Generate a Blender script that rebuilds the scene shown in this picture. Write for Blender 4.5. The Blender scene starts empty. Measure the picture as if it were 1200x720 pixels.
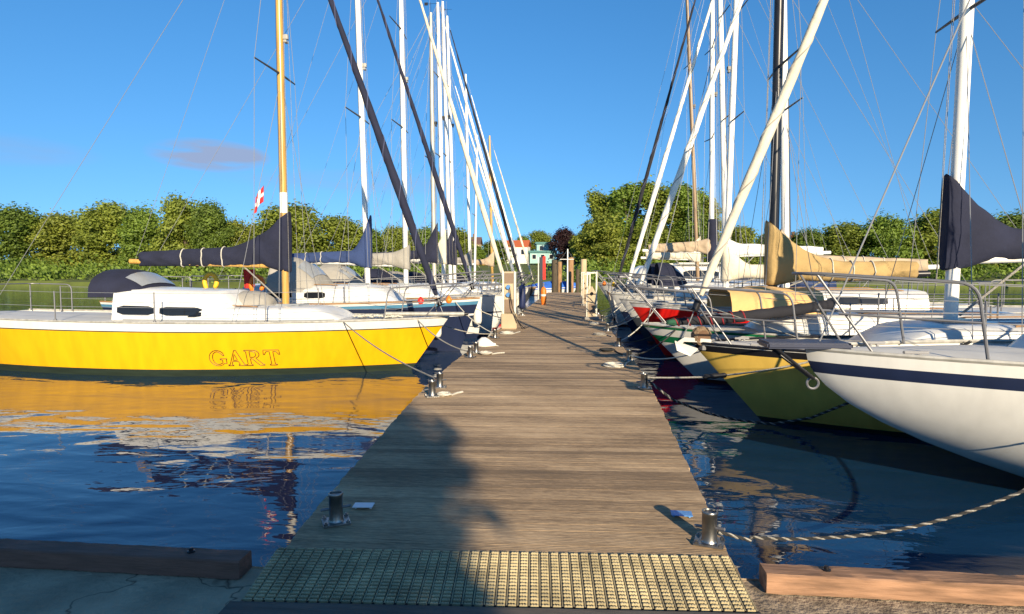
import bpy, bmesh, math, random
from mathutils import Vector, Matrix, noise
random.seed(7)
R = math.radians
SC = bpy.context.scene
COL = SC.collection

# ------------------------------------------------------------------ camera
F, EYE = 720.0, 2.0
PITCH = math.atan(42 / 720.0)
YAW = math.atan(74 / 720.0 * math.cos(PITCH))
FWD = Vector((-math.sin(YAW) * math.cos(PITCH), math.cos(YAW) * math.cos(PITCH), -math.sin(PITCH)))
RIGHT = Vector((math.cos(YAW), math.sin(YAW), 0))
UP = RIGHT.cross(FWD)
EYEP = Vector((0, 0, EYE))
cam = bpy.data.cameras.new('camera')
cam.sensor_width = 36
cam.lens = 36 * F / 1200
cam.clip_start = 0.05
cam.clip_end = 5000
camo = bpy.data.objects.new('camera', cam)
COL.objects.link(camo)
camo.matrix_world = Matrix(((RIGHT.x, UP.x, -FWD.x, 0), (RIGHT.y, UP.y, -FWD.y, 0), (RIGHT.z, UP.z, -FWD.z, EYE), (0, 0, 0, 1)))
SC.camera = camo

def ray(u, v):
    return FWD + RIGHT * ((u - 600) / F) - UP * ((v - 360) / F)
def at(u, v, y):                       # point of the place at depth y seen in that direction
    r = ray(u, v)
    return EYEP + r * (y / r.y)
def atz(u, v, z):
    r = ray(u, v)
    return EYEP + r * ((z - EYE) / r.z)

# ------------------------------------------------------------------ sky, sun, exposure
SUN_EL = 18.5
SUN_TO = Vector((0.40, -0.917, 0)).normalized()
W = bpy.data.worlds.new('World')
SC.world = W
W.use_nodes = True
wn = W.node_tree.nodes
wl = W.node_tree.links
bg = wn['Background']
sky = wn.new('ShaderNodeTexSky')
sky.sky_type = 'NISHITA'
sky.sun_disc = False
sky.sun_elevation = R(SUN_EL)
sky.sun_rotation = math.atan2(SUN_TO.x, SUN_TO.y)
sky.air_density = 1.0
sky.dust_density = 0.15
sky.ozone_density = 4.0
hsv = wn.new('ShaderNodeHueSaturation')
hsv.inputs['Saturation'].default_value = 1.21
hsv.inputs['Value'].default_value = 1.0
wl.new(sky.outputs[0], hsv.inputs['Color'])
# a few thin evening clouds low over the far shore
geo = wn.new('ShaderNodeTexCoord')
vsky = wn.new('ShaderNodeVectorMath'); vsky.operation = 'MULTIPLY_ADD'
vsky.inputs[1].default_value = (1, 1, 0.7); vsky.inputs[2].default_value = (0, 0, 0.13)     # clear dry air: little whitening at the horizon
vnrm = wn.new('ShaderNodeVectorMath'); vnrm.operation = 'NORMALIZE'
wl.new(geo.outputs['Generated'], vsky.inputs[0]); wl.new(vsky.outputs[0], vnrm.inputs[0]); wl.new(vnrm.outputs[0], sky.inputs['Vector'])
sep = wn.new('ShaderNodeSeparateXYZ')
wl.new(geo.outputs['Generated'], sep.inputs[0])
def wmath(op, a, b=None, clamp=False):
    n = wn.new('ShaderNodeMath'); n.operation = op; n.use_clamp = clamp
    for i, x in enumerate((a, b)):
        if x is None: continue
        if isinstance(x, (int, float)): n.inputs[i].default_value = x
        else: wl.new(x, n.inputs[i])
    return n.outputs[0]
az = wmath('ARCTAN2', sep.outputs[0], sep.outputs[1])
nz = wn.new('ShaderNodeTexNoise')
nz.inputs['Scale'].default_value = 1.0
nz.inputs['Detail'].default_value = 7
comb = wn.new('ShaderNodeCombineXYZ')
wl.new(wmath('MULTIPLY', az, 9.0), comb.inputs[0])
wl.new(wmath('MULTIPLY', sep.outputs[2], 48.0), comb.inputs[1])
wl.new(comb.outputs[0], nz.inputs['Vector'])
def cloud_blob(a0, e0, wa, we, amp):
    da = wmath('DIVIDE', wmath('SUBTRACT', az, a0), wa)
    de = wmath('DIVIDE', wmath('SUBTRACT', sep.outputs[2], e0), we)
    q = wmath('ADD', wmath('MULTIPLY', da, da), wmath('MULTIPLY', de, de))
    return wmath('MULTIPLY', wmath('SUBTRACT', 1.0, q, True), amp)
blobs = wmath('ADD', wmath('ADD', cloud_blob(-0.555, 0.165, 0.085, 0.024, 2.8), cloud_blob(-0.33, 0.138, 0.24, 0.020, 0.34)), cloud_blob(-0.80, 0.15, 0.12, 0.022, 0.4))
cm = wmath('MULTIPLY', wmath('SUBTRACT', wmath('MULTIPLY', nz.outputs['Fac'], 2.6), 0.75, True), blobs, True)
mixc = wn.new('ShaderNodeMixRGB')
mixc.inputs['Color2'].default_value = (2.0, 2.65, 4.1, 1)
wl.new(cm, mixc.inputs['Fac'])
wl.new(hsv.outputs[0], mixc.inputs['Color1'])
wl.new(mixc.outputs[0], bg.inputs['Color'])
bg.inputs['Strength'].default_value = 0.092

sl = bpy.data.lights.new('sun', 'SUN')
sl.energy = 5.0
sl.angle = R(0.5)
sl.color = (1.0, 0.84, 0.60)
so = bpy.data.objects.new('sun', sl)
COL.objects.link(so)
so.location = (8, -20, 20)
d_sun = Vector((SUN_TO.x * math.cos(R(SUN_EL)), SUN_TO.y * math.cos(R(SUN_EL)), math.sin(R(SUN_EL))))
so.rotation_euler = d_sun.to_track_quat('Z', 'Y').to_euler()

SC.view_settings.view_transform = 'Standard'
SC.view_settings.look = 'None'
SC.view_settings.gamma = 1
SC.view_settings.use_curve_mapping = False
SC.view_settings.exposure = 0.84
SC.render.engine = 'CYCLES'
SC.cycles.use_denoising = True
SC.cycles.max_bounces = 6
SC.cycles.diffuse_bounces = 2
SC.cycles.glossy_bounces = 4
SC.cycles.transmission_bounces = 4
SC.cycles.caustics_reflective = False
SC.cycles.caustics_refractive = False

# ------------------------------------------------------------------ materials
MATS = {}
def mat(name, col, rough=0.5, metal=0.0, var=0.12, vscale=3.0, bump=0.0, bscale=40.0, col2=None, stretch=(1, 1, 1), ior=1.45, coat=0.0):
    if name in MATS: return MATS[name]
    m = bpy.data.materials.new(name); m.use_nodes = True
    nt = m.node_tree; N = nt.nodes; L = nt.links
    b = N['Principled BSDF']
    b.inputs['Roughness'].default_value = rough
    b.inputs['Metallic'].default_value = metal
    b.inputs['IOR'].default_value = ior
    if coat: b.inputs['Coat Weight'].default_value = coat
    tc = N.new('ShaderNodeTexCoord'); mp = N.new('ShaderNodeMapping')
    mp.inputs['Scale'].default_value = stretch
    L.new(tc.outputs['Object'], mp.inputs[0])
    n = N.new('ShaderNodeTexNoise'); n.inputs['Scale'].default_value = vscale; n.inputs['Detail'].default_value = 6
    L.new(mp.outputs[0], n.inputs['Vector'])
    r = N.new('ShaderNodeValToRGB')
    c2 = col2 or tuple(c * (1 - 2 * var) for c in col)
    r.color_ramp.elements[0].position = 0.34; r.color_ramp.elements[1].position = 0.66
    r.color_ramp.elements[0].color = (*c2, 1); r.color_ramp.elements[1].color = (*col, 1)
    L.new(n.outputs['Fac'], r.inputs[0]); L.new(r.outputs[0], b.inputs['Base Color'])
    if bump:
        n2 = N.new('ShaderNodeTexNoise'); n2.inputs['Scale'].default_value = bscale; n2.inputs['Detail'].default_value = 5
        L.new(mp.outputs[0], n2.inputs['Vector'])
        bp = N.new('ShaderNodeBump'); bp.inputs['Strength'].default_value = 0.6; bp.inputs['Distance'].default_value = bump
        L.new(n2.outputs['Fac'], bp.inputs['Height']); L.new(bp.outputs[0], b.inputs['Normal'])
    MATS[name] = m
    return m

GEL = dict(rough=0.24, var=0.045, vscale=1.6, stretch=(5, 5, .7))
white = mat('white gelcoat', (0.68, 0.67, 0.63), **GEL)
cream = mat('cream gelcoat', (0.72, 0.68, 0.56), **GEL)
nonslip = mat('grey nonslip', (0.34, 0.36, 0.37), rough=.8, var=.08)
decking = mat('deck paint', (0.60, 0.58, 0.53), rough=0.6, var=0.06, vscale=4)
yellow = mat('yellow gelcoat', (0.78, 0.405, 0.005), rough=0.28, var=0.07, vscale=1.3, stretch=(4, 4, .8))
yellow2 = mat('pale yellow paint', (0.80, 0.53, 0.11), rough=0.35, var=0.07, vscale=1.4, stretch=(4, 4, .8))
navy = mat('navy gelcoat', (0.012, 0.020, 0.055), rough=.42, var=.08, vscale=1.6, stretch=(5, 5, .7))
bluestripe = mat('light blue stripe', (0.07, 0.20, 0.32), **GEL)
red = mat('red paint', (0.74, 0.016, 0.012), rough=0.28, var=0.05, vscale=1.5)
green = mat('green stripe', (0.01, 0.15, 0.06), **GEL)
blackp = mat('black paint', (0.012, 0.012, 0.015), rough=0.35, var=0.1)
boot = mat('dark green boot top', (0.022, 0.034, 0.022), rough=0.5, var=0.15, vscale=3, stretch=(1, 1, 6))
antifoul = mat('red brown bottom paint', (0.13, 0.025, 0.02), rough=0.6, var=0.15)
graphite = mat('graphite hull', (0.05, 0.055, 0.065), **GEL)
steel = mat('stainless steel', (0.20, 0.20, 0.21), rough=0.48, metal=0.55, var=0.04)
galv = mat('galvanised steel', (0.36, 0.35, 0.33), rough=0.34, metal=0.95, var=0.28, vscale=9)
wire = mat('rigging wire', (0.30, 0.30, 0.30), rough=0.5, metal=0.4, var=0.05)
darkwire = mat('dark rigging wire', (0.06, 0.07, 0.09), rough=0.5, metal=0.3, var=0.05)
alu = mat('white mast paint', (0.80, 0.78, 0.72), rough=0.35, var=0.04, vscale=2, stretch=(4, 4, .5))
alugrey = mat('weathered aluminium', (0.50, 0.48, 0.42), rough=0.45, metal=0.25, var=0.16, vscale=3, stretch=(4, 4, .7))
varnish = mat('varnished spar', (0.56, 0.33, 0.08), rough=0.28, var=0.16, vscale=5, stretch=(4, 4, .4), coat=.3)
brownspar = mat('brown spar', (0.30, 0.20, 0.11), rough=0.4, var=0.16, vscale=5, stretch=(4, 4, .4))
blackspar = mat('black anodised spar', (0.018, 0.018, 0.022), rough=0.35, var=0.1)
CL = dict(rough=0.9, vscale=2.5, bump=0.03, bscale=7)
navycloth = mat('navy canvas', (0.014, 0.017, 0.040), var=0.16, **CL)
bluecloth = mat('blue canvas', (0.030, 0.055, 0.15), var=0.12, **CL)
greycloth = mat('grey canvas', (0.33, 0.31, 0.27), var=0.08, **CL)
tancloth = mat('tan canvas', (0.44, 0.34, 0.23), var=0.10, **CL)
ochre = mat('ochre canvas', (0.42, 0.29, 0.12), var=0.10, **CL)
creamcloth = mat('cream canvas', (0.66, 0.59, 0.45), var=0.08, **CL)
orangecloth = mat('apricot canvas', (0.68, 0.42, 0.17), var=0.05, **CL)
whitesail = mat('white sailcloth', (0.80, 0.77, 0.68), var=0.04, **CL)
bluecover = mat('royal blue tarpaulin', (0.03, 0.14, 0.55), var=0.1, **CL)
glassd = mat('dark window glass', (0.012, 0.014, 0.018), rough=0.06, var=0.05)
greyglass = mat('grey clear plastic', (0.30, 0.32, 0.34), rough=0.12, var=0.1)
ropew = mat('white rope', (0.62, 0.59, 0.50), rough=0.9, var=0.2, vscale=60, bump=.004, bscale=120)
ropeg = mat('grey rope', (0.33, 0.31, 0.27), rough=0.9, var=0.25, vscale=60, bump=.004, bscale=120)
ropeb = mat('black rope', (0.03, 0.03, 0.03), rough=0.9, var=0.2, vscale=60)
rubber = mat('black rubber', (0.016, 0.016, 0.018), rough=0.6, var=0.1)
fwhite = mat('white fender vinyl', (0.74, 0.72, 0.66), rough=0.4, var=0.06)
fnavy = mat('navy fender vinyl', (0.02, 0.03, 0.09), rough=0.4, var=0.06)
orange = mat('orange plastic', (0.80, 0.20, 0.02), rough=0.45, var=0.06)
lyellow = mat('buoy yellow', (0.85, 0.50, 0.03), rough=0.5, var=0.06)
turq = mat('turquoise rope', (0.02, 0.42, 0.45), rough=0.8, var=0.15, vscale=30)
plated = mat('blue plate enamel', (0.10, 0.26, 0.55), rough=0.35, var=0.05)
platew = mat('white plate enamel', (0.72, 0.74, 0.76), rough=0.35, var=0.05)
pedm = mat('pedestal beige', (0.46, 0.36, 0.23), rough=0.55, var=0.08)
pedg = mat('pedestal brown panel', (0.22, 0.15, 0.10), rough=0.5, var=0.1)
concrete = mat('concrete', (0.30, 0.29, 0.27), rough=0.9, var=0.2, vscale=2.5, bump=.02, bscale=22)
signred = mat('signal red', (0.72, 0.03, 0.02), rough=0.4, var=0.04)
roofr = mat('orange roof tile', (0.50, 0.12, 0.04), rough=0.8, var=0.12, vscale=8)
roofb = mat('brown roof tile', (0.16, 0.09, 0.07), rough=0.8, var=0.12, vscale=8)
roofg = mat('teal roof sheet', (0.03, 0.15, 0.15), rough=0.5, var=0.1)
wallw = mat('white render wall', (0.74, 0.72, 0.66), rough=0.9, var=0.05)
wallc = mat('cream render wall', (0.68, 0.56, 0.36), rough=0.9, var=0.05)
wallt = mat('pale teal boarding', (0.26, 0.45, 0.45), rough=0.7, var=0.08)
bark = mat('bark', (0.13, 0.10, 0.07), rough=0.95, var=0.2, vscale=6, bump=.03, bscale=12)
pile = mat('timber pile', (0.36, 0.21, 0.10), rough=0.9, var=0.22, vscale=5, stretch=(3, 3, .5), bump=.01, bscale=20)
piledark = mat('dark timber pile', (0.09, 0.07, 0.045), rough=0.9, var=0.22, vscale=5, stretch=(3, 3, .5))
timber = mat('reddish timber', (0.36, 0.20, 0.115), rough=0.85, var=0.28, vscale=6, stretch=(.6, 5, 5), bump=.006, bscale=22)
timberd = mat('brown timber', (0.20, 0.10, 0.07), rough=0.8, var=0.16, vscale=6, stretch=(.6, 5, 5), bump=.006, bscale=22)  # darker brown tone for the left timber
gratem = mat('cream plastic grating', (0.50, 0.41, 0.23), rough=0.65, var=0.24, vscale=5)
letterm = mat('brown lettering', (0.09, 0.035, 0.010), rough=0.5, var=0.1)
teak = mat('teak rail', (0.34, 0.19, 0.08), rough=0.5, var=0.15, stretch=(.5, 4, 4))

def foliage(name, dark, light, trans=0.45):
    m = bpy.data.materials.new(name); m.use_nodes = True
    N = m.node_tree.nodes; L = m.node_tree.links
    b = N['Principled BSDF']; out = N['Material Output']
    b.inputs['Roughness'].default_value = 0.6
    g = N.new('ShaderNodeNewGeometry'); tc = N.new('ShaderNodeTexCoord')
    n = N.new('ShaderNodeTexNoise'); n.inputs['Scale'].default_value = 0.45; n.inputs['Detail'].default_value = 3
    L.new(tc.outputs['Object'], n.inputs['Vector'])
    ad = N.new('ShaderNodeMath'); ad.operation = 'MULTIPLY_ADD'; ad.inputs[1].default_value = 0.38; 
    L.new(g.outputs['Random Per Island'], ad.inputs[0]); 
    mu = N.new('ShaderNodeMath'); mu.operation = 'MULTIPLY_ADD'; mu.inputs[1].default_value = 1.3; mu.inputs[2].default_value = -0.30
    L.new(n.outputs['Fac'], mu.inputs[0]); L.new(mu.outputs[0], ad.inputs[2])
    r = N.new('ShaderNodeValToRGB')
    r.color_ramp.elements[0].color = (*dark, 1); r.color_ramp.elements[1].color = (*light, 1)
    L.new(ad.outputs[0], r.inputs[0]); L.new(r.outputs[0], b.inputs['Base Color'])
    t = N.new('ShaderNodeBsdfTranslucent'); L.new(r.outputs[0], t.inputs[0])
    mx = N.new('ShaderNodeMixShader'); mx.inputs[0].default_value = trans
    L.new(b.outputs[0], mx.inputs[1]); L.new(t.outputs[0], mx.inputs[2]); L.new(mx.outputs[0], out.inputs['Surface'])
    return m
leaf_olive = foliage('olive leaves', (0.055, 0.085, 0.012), (0.36, 0.42, 0.055))
leaf_green = foliage('green leaves', (0.045, 0.088, 0.013), (0.30, 0.42, 0.055))
leaf_dark = foliage('dark leaves', (0.035, 0.066, 0.012), (0.22, 0.31, 0.040))
leaf_light = foliage('willow leaves', (0.075, 0.105, 0.014), (0.38, 0.42, 0.06))
leaf_purple = foliage('copper leaves', (0.018, 0.010, 0.012), (0.070, 0.028, 0.030))

# ------------------------------------------------------------------ mesh helper
class MB:
    def __init__(s): s.v = []; s.f = []; s.m = []
    def add(s, vs, fs, m=0):
        o = len(s.v); s.v += [tuple(x) for x in vs]
        s.f += [tuple(i + o for i in f) for f in fs]; s.m += [m] * len(fs); return s
    def box(s, c, size, m=0, rz=0, M=None):
        x, y, z = (k / 2 for k in size)
        vs = [Vector((a * x, b * y, e * z)) for e in (-1, 1) for a, b in ((-1, -1), (1, -1), (1, 1), (-1, 1))]
        rot = Matrix.Rotation(rz, 3, 'Z') if M is None else M
        vs = [rot @ q + Vector(c) for q in vs]
        return s.add(vs, [(3, 2, 1, 0), (4, 5, 6, 7), (0, 1, 5, 4), (1, 2, 6, 5), (2, 3, 7, 6), (3, 0, 4, 7)], m)
    def loft(s, rings, m=0, closed=True, caps=True, matfn=None):
        n = len(rings[0]); o = len(s.v)
        for r in rings: s.v += [tuple(q) for q in r]
        for i in range(len(rings) - 1):
            for j in range(n if closed else n - 1):
                k = (j + 1) % n
                s.f.append((o + i * n + j, o + i * n + k, o + (i + 1) * n + k, o + (i + 1) * n + j))
                s.m.append(matfn(i, j) if matfn else m)
        if caps and closed:
            s.f.append(tuple(o + j for j in reversed(range(n)))); s.m.append(m)
            e = o + (len(rings) - 1) * n
            s.f.append(tuple(e + j for j in range(n))); s.m.append(m)
        return s
    def tube(s, pts, r, n=8, m=0, caps=True, close=False):
        pts = [Vector(p) for p in pts]; N = len(pts)
        rs = r if isinstance(r, (list, tuple)) else [r] * N
        rings = []; prev = None
        for i, p in enumerate(pts):
            if close: t = (pts[(i + 1) % N] - pts[i - 1]).normalized()
            else: t = (pts[min(i + 1, N - 1)] - pts[max(i - 1, 0)]).normalized()
            if prev is None:
                a = Vector((0, 0, 1)) if abs(t.z) < 0.9 else Vector((1, 0, 0))
                u = t.cross(a).normalized()
            else:
                u = (prev - t * prev.dot(t)).normalized()
            prev = u; w = t.cross(u)
            rings.append([p + (u * math.cos(2 * math.pi * k / n) + w * math.sin(2 * math.pi * k / n)) * rs[i] for k in range(n)])
        if close: rings.append(rings[0]); caps = False
        return s.loft(rings, m, True, caps)
    def cyl(s, a, b, r, n=16, m=0, r2=None): return s.tube([a, b], [r, r if r2 is None else r2], n, m)
    def lathe(s, prof, c=(0, 0, 0), n=20, m=0, axis='Z'):
        rings = []
        for r, z in prof:
            ring = []
            for k in range(n):
                a = 2 * math.pi * k / n
                q = Vector((r * math.cos(a), r * math.sin(a), z))
                if axis == 'X': q = Vector((q.z, q.x, q.y))
                if axis == 'Y': q = Vector((q.y, q.z, q.x))
                ring.append(q + Vector(c))
            rings.append(ring)
        return s.loft(rings, m)
    def build(s, name, mats, parent=None, smooth=40, bevel=0, loc=None, rz=0):
        me = bpy.data.meshes.new(name)
        me.from_pydata(s.v, [], s.f); me.validate()
        for m in (mats if isinstance(mats, (list, tuple)) else [mats]): me.materials.append(m)
        me.polygons.foreach_set('material_index', s.m[:len(me.polygons)])
        bm = bmesh.new(); bm.from_mesh(me)
        bmesh.ops.recalc_face_normals(bm, faces=bm.faces)
        if bevel: bmesh.ops.bevel(bm, geom=[e for e in bm.edges if len(e.link_faces) == 2 and e.calc_face_angle(0) > 0.6], offset=bevel, segments=2, affect='EDGES')
        bm.to_mesh(me); bm.free()
        if smooth:
            me.polygons.foreach_set('use_smooth', [True] * len(me.polygons))
            me.set_sharp_from_angle(angle=R(smooth))
        o = bpy.data.objects.new(name, me); COL.objects.link(o)
        if parent: o.parent = parent
        if loc is not None: o.location = loc
        if rz: o.rotation_euler.z = rz
        return o

def tag(o, label=None, cat=None, group=None, kind=None):
    if label: o['label'] = label
    if cat: o['category'] = cat
    if group: o['group'] = group
    if kind: o['kind'] = kind
    return o
def thing(name, label, cat, loc=(0, 0, 0), rz=0, group=None):
    o = bpy.data.objects.new(name, None); o.empty_display_size = 0.2
    COL.objects.link(o); o.location = loc; o.rotation_euler.z = rz
    return tag(o, label, cat, group)
def copy_tree(o, parent=None):
    c = o.copy(); COL.objects.link(c)
    if parent is not None: c.parent = parent
    for ch in list(o.children): copy_tree(ch, c)
    return c
def lerp(a, b, t): return a + (b - a) * t
def sag(a, b, d, n=12):
    a, b = Vector(a), Vector(b)
    return [a.lerp(b, i / n) - Vector((0, 0, d * 4 * (i / n) * (1 - i / n))) for i in range(n + 1)]

# ------------------------------------------------------------------ jetty geometry
def pz(y): return 0.36 + 0.14 * min(max((y - 2.5) / 5.5, 0), 1)
LE = [(1.5, -1.52), (2.5, -1.60), (4, -1.73), (7, -1.90), (10, -2.0), (16, -1.95), (60, -1.9)]
RE = [(1.5, 0.85), (2.5, 0.86), (4, 0.90), (7, 0.97), (10, 1.0), (16, 0.90), (60, 0.88)]
def interp(T, y):
    if y <= T[0][0]: return T[0][1]
    for (a, b), (c, d) in zip(T, T[1:]):
        if y <= c: return lerp(b, d, (y - a) / (c - a))
    return T[-1][1]
def pl(y): return interp(LE, y)
def pr(y): return interp(RE, y)
PIER_END = 43.5
def sk(x): return .06 * (x + .35)
# ================================================================== SETTING
# water: one sheet to the far bank
def water_mat():
    m = bpy.data.materials.new('harbour water'); m.use_nodes = True
    N = m.node_tree.nodes; L = m.node_tree.links; b = N['Principled BSDF']
    b.inputs['Base Color'].default_value = (0.005, 0.028, 0.072, 1)
    b.inputs['Roughness'].default_value = 0.025
    b.inputs['IOR'].default_value = 1.55
    tc = N.new('ShaderNodeTexCoord')
    hs = []
    for sc, st, w, dt in (((0.55, 1.1, 1), 1.0, 0.050, 2.0), ((1.6, 3.6, 1), 1.0, 0.008, 3.0), ((4.5, 8, 1), 1.0, 0.0012, 2.0)):
        mp = N.new('ShaderNodeMapping'); mp.inputs['Scale'].default_value = sc
        mp.inputs['Rotation'].default_value = (0, 0, R(12))
        L.new(tc.outputs['Object'], mp.inputs[0])
        n = N.new('ShaderNodeTexNoise'); n.inputs['Scale'].default_value = st; n.inputs['Detail'].default_value = dt
        n.inputs['Distortion'].default_value = 0.4
        L.new(mp.outputs[0], n.inputs['Vector'])
        q = N.new('ShaderNodeMath'); q.operation = 'MULTIPLY'; q.inputs[1].default_value = w
        L.new(n.outputs['Fac'], q.inputs[0]); hs.append(q.outputs[0])
    s = hs[0]
    for h in hs[1:]:
        q = N.new('ShaderNodeMath'); q.operation = 'ADD'; L.new(s, q.inputs[0]); L.new(h, q.inputs[1]); s = q.outputs[0]
    # calmer and rougher patches
    bp = N.new('ShaderNodeBump'); bp.inputs['Strength'].default_value = 1.0; bp.inputs['Distance'].default_value = 0.85
    L.new(s, bp.inputs['Height']); L.new(bp.outputs[0], b.inputs['Normal'])
    return m
mb = MB(); mb.add([(-500, 3.0, 0), (500, 3.0, 0), (500, 90, 0), (-500, 90, 0)], [(0, 1, 2, 3)])
tag(mb.build('water', water_mat(), smooth=0), kind='structure')

# harbour bed and everything below: one big ground sheet
grassm = mat('bank grass', (0.11, 0.14, 0.025), rough=0.95, var=0.2, vscale=.35, bump=.05, bscale=3)
def gz(x, y):
    e = 76 + 4 * math.sin(x * 0.05) + 0.03 * x
    if y < e: return -1.5
    t = y - e
    z = 0.55 + min(t, 12) * 0.07 + max(0, min(t - 12, 80)) * 0.05
    return z + 0.25 * noise.noise(Vector((x * .08, y * .08, 0)))
mb = MB()
xs = [-900, -500, -300] + [-220 + i * 8 for i in range(56)] + [300, 500, 900]
ys = [64, 70, 72, 74, 75, 76, 77, 78, 79, 80, 81, 82, 84, 87, 90, 95, 100, 108, 118, 130, 150, 180, 250, 500, 1500]
for y in ys:
    for x in xs: mb.v.append((x, y, gz(x, y)))
n = len(xs)
for i in range(len(ys) - 1):
    for j in range(n - 1):
        mb.f.append((i * n + j, i * n + j + 1, (i + 1) * n + j + 1, (i + 1) * n + j)); mb.m.append(0)
tag(mb.build('ground', grassm), kind='structure')

# near quay
quayz = 0.345
dirt = mat('quay gravel', (0.40, 0.31, 0.21), rough=0.95, var=0.3, vscale=14, bump=.03, bscale=45)
def quay(x0, x1, m, name, y1):
    mb = MB(); nx, ny = 40, 24
    y0 = -14
    for i in range(ny + 1):
        for j in range(nx + 1):
            fy = (i / ny) ** .5
            x, y = lerp(x0, x1, j / nx), lerp(y0, y1, fy)
            mb.v.append((x, y, quayz + 0.012 * noise.noise(Vector((x * 3, y * 3, 1.3)))))
    for i in range(ny):
        for j in range(nx):
            a = i * (nx + 1) + j
            mb.f.append((a, a + 1, a + nx + 2, a + nx + 1)); mb.m.append(0)
    mb.add([(x0, y1, quayz + .01), (x1, y1, quayz + .01), (x1, y1, -1.5), (x0, y1, -1.5)], [(0, 1, 2, 3)])
    return tag(mb.build(name, m), kind='structure')
crackc = mat('cracked concrete', (0.46, 0.35, 0.23), rough=0.9, var=0.2, vscale=2.5, bump=.02, bscale=22)
N_ = crackc.node_tree.nodes; L_ = crackc.node_tree.links
vo = N_.new('ShaderNodeTexVoronoi'); vo.feature = 'DISTANCE_TO_EDGE'; vo.inputs['Scale'].default_value = 1.25
tcn = [k for k in N_ if k.type == 'TEX_COORD'][0]
dis = N_.new('ShaderNodeTexNoise'); dis.inputs['Scale'].default_value = 6
L_.new(tcn.outputs['Object'], dis.inputs['Vector'])
vm = N_.new('ShaderNodeVectorMath'); vm.operation = 'MULTIPLY_ADD'; vm.inputs[1].default_value = (.3, .3, 0)
L_.new(dis.outputs['Color'], vm.inputs[0]); L_.new(tcn.outputs['Object'], vm.inputs[2]); L_.new(vm.outputs[0], vo.inputs['Vector'])
cr = N_.new('ShaderNodeValToRGB'); cr.color_ramp.elements[0].color = (.12, .11, .10, 1); cr.color_ramp.elements[1].color = (1, 1, 1, 1); cr.color_ramp.elements[1].position = .012
L_.new(vo.outputs['Distance'], cr.inputs[0])
mxn = N_.new('ShaderNodeMixRGB'); mxn.blend_type = 'MULTIPLY'; mxn.inputs[0].default_value = .8
rampn = [k for k in N_ if k.type == 'VALTORGB' and k != cr][0]
L_.new(rampn.outputs[0], mxn.inputs[1]); L_.new(cr.outputs[0], mxn.inputs[2]); L_.new(mxn.outputs[0], N_['Principled BSDF'].inputs['Base Color'])
quay(-30, -0.3, crackc, 'pavement', 3.175)
quay(-0.3, 30, dirt, 'gravel_path', 3.315)

# ------------------------------------------------------------------ jetty
def wood_mat():
    m = bpy.data.materials.new('weathered deck planks'); m.use_nodes = True
    N = m.node_tree.nodes; L = m.node_tree.links; b = N['Principled BSDF']
    b.inputs['Roughness'].default_value = 0.85
    tc = N.new('ShaderNodeTexCoord'); at_ = N.new('ShaderNodeAttribute'); at_.attribute_name = 'tone'
    def nz(sc, d, st):
        mp = N.new('ShaderNodeMapping'); mp.inputs['Scale'].default_value = st
        L.new(tc.outputs['Object'], mp.inputs[0])
        n = N.new('ShaderNodeTexNoise'); n.inputs['Scale'].default_value = sc; n.inputs['Detail'].default_value = d; n.inputs['Roughness'].default_value = .65
        L.new(mp.outputs[0], n.inputs['Vector']); return n.outputs['Fac']
    def mth(op, a, b_=None, c=None):
        n = N.new('ShaderNodeMath'); n.operation = op
        for i, x in enumerate((a, b_, c)):
            if x is None: continue
            if isinstance(x, (int, float)): n.inputs[i].default_value = x
            else: L.new(x, n.inputs[i])
        return n.outputs[0]
    streak = nz(1.0, 8, (2.0, 75, 1)); blot = nz(1.3, 6, (.5, 1.3, 1)); grain = nz(1.0, 5, (16, 130, 1))
    f = mth('ADD', mth('MULTIPLY', streak, .60), mth('ADD', mth('MULTIPLY', blot, .85), mth('ADD', mth('MULTIPLY', grain, .80), mth('MULTIPLY', at_.outputs['Fac'], .24))))
    r = N.new('ShaderNodeValToRGB'); e = r.color_ramp.elements
    e[0].position = .0; e[0].color = (.058, .040, .024, 1)
    e[1].position = 1.; e[1].color = (.66, .47, .275, 1)
    k = r.color_ramp.elements.new(.42); k.color = (.215, .143, .078, 1)
    k = r.color_ramp.elements.new(.62); k.color = (.38, .260, .145, 1)
    L.new(mth('MULTIPLY', mth('SUBTRACT', f, .73), 1.05), r.inputs[0]); L.new(r.outputs[0], b.inputs['Base Color'])
    wv = N.new('ShaderNodeTexWave'); wv.bands_direction = 'Y'; wv.inputs['Scale'].default_value = 16
    L.new(tc.outputs['Object'], wv.inputs['Vector'])
    h = mth('ADD', mth('MULTIPLY', wv.outputs['Fac'], .4), mth('ADD', mth('MULTIPLY', streak, .8), grain))
    bp = N.new('ShaderNodeBump'); bp.inputs['Strength'].default_value = .55; bp.inputs['Distance'].default_value = .006
    L.new(h, bp.inputs['Height']); L.new(bp.outputs[0], b.inputs['Normal'])
    return m
woodm = wood_mat()
jetty = thing('jetty', 'long weathered wooden jetty running out between the two rows of boats', 'jetty', (0, 0, 0))
mb = MB(); tones = []
y = 2.84; pw = 0.098
while y < PIER_END:
    t = random.gauss(.5, .28); dz = random.uniform(-.0008, .0008)
    a, b = y, y + pw - .0022
    jl, jr = random.uniform(-.008, .008), random.uniform(-.008, .008)
    vs = []
    for (yy) in (a, b):
        z = pz(yy) + dz
        xl_, xr_ = pl(yy) + jl, pr(yy) + jr
        vs += [(xl_, yy + sk(xl_), z), (xr_, yy + sk(xr_), z), (xr_, yy + sk(xr_), z - .04), (xl_, yy + sk(xl_), z - .04)]
    mb.add(vs, [(0, 1, 5, 4), (1, 2, 6, 5), (2, 3, 7, 6), (3, 0, 4, 7), (0, 3, 2, 1), (4, 5, 6, 7)])
    tones += [t] * 6
    y += pw
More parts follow.
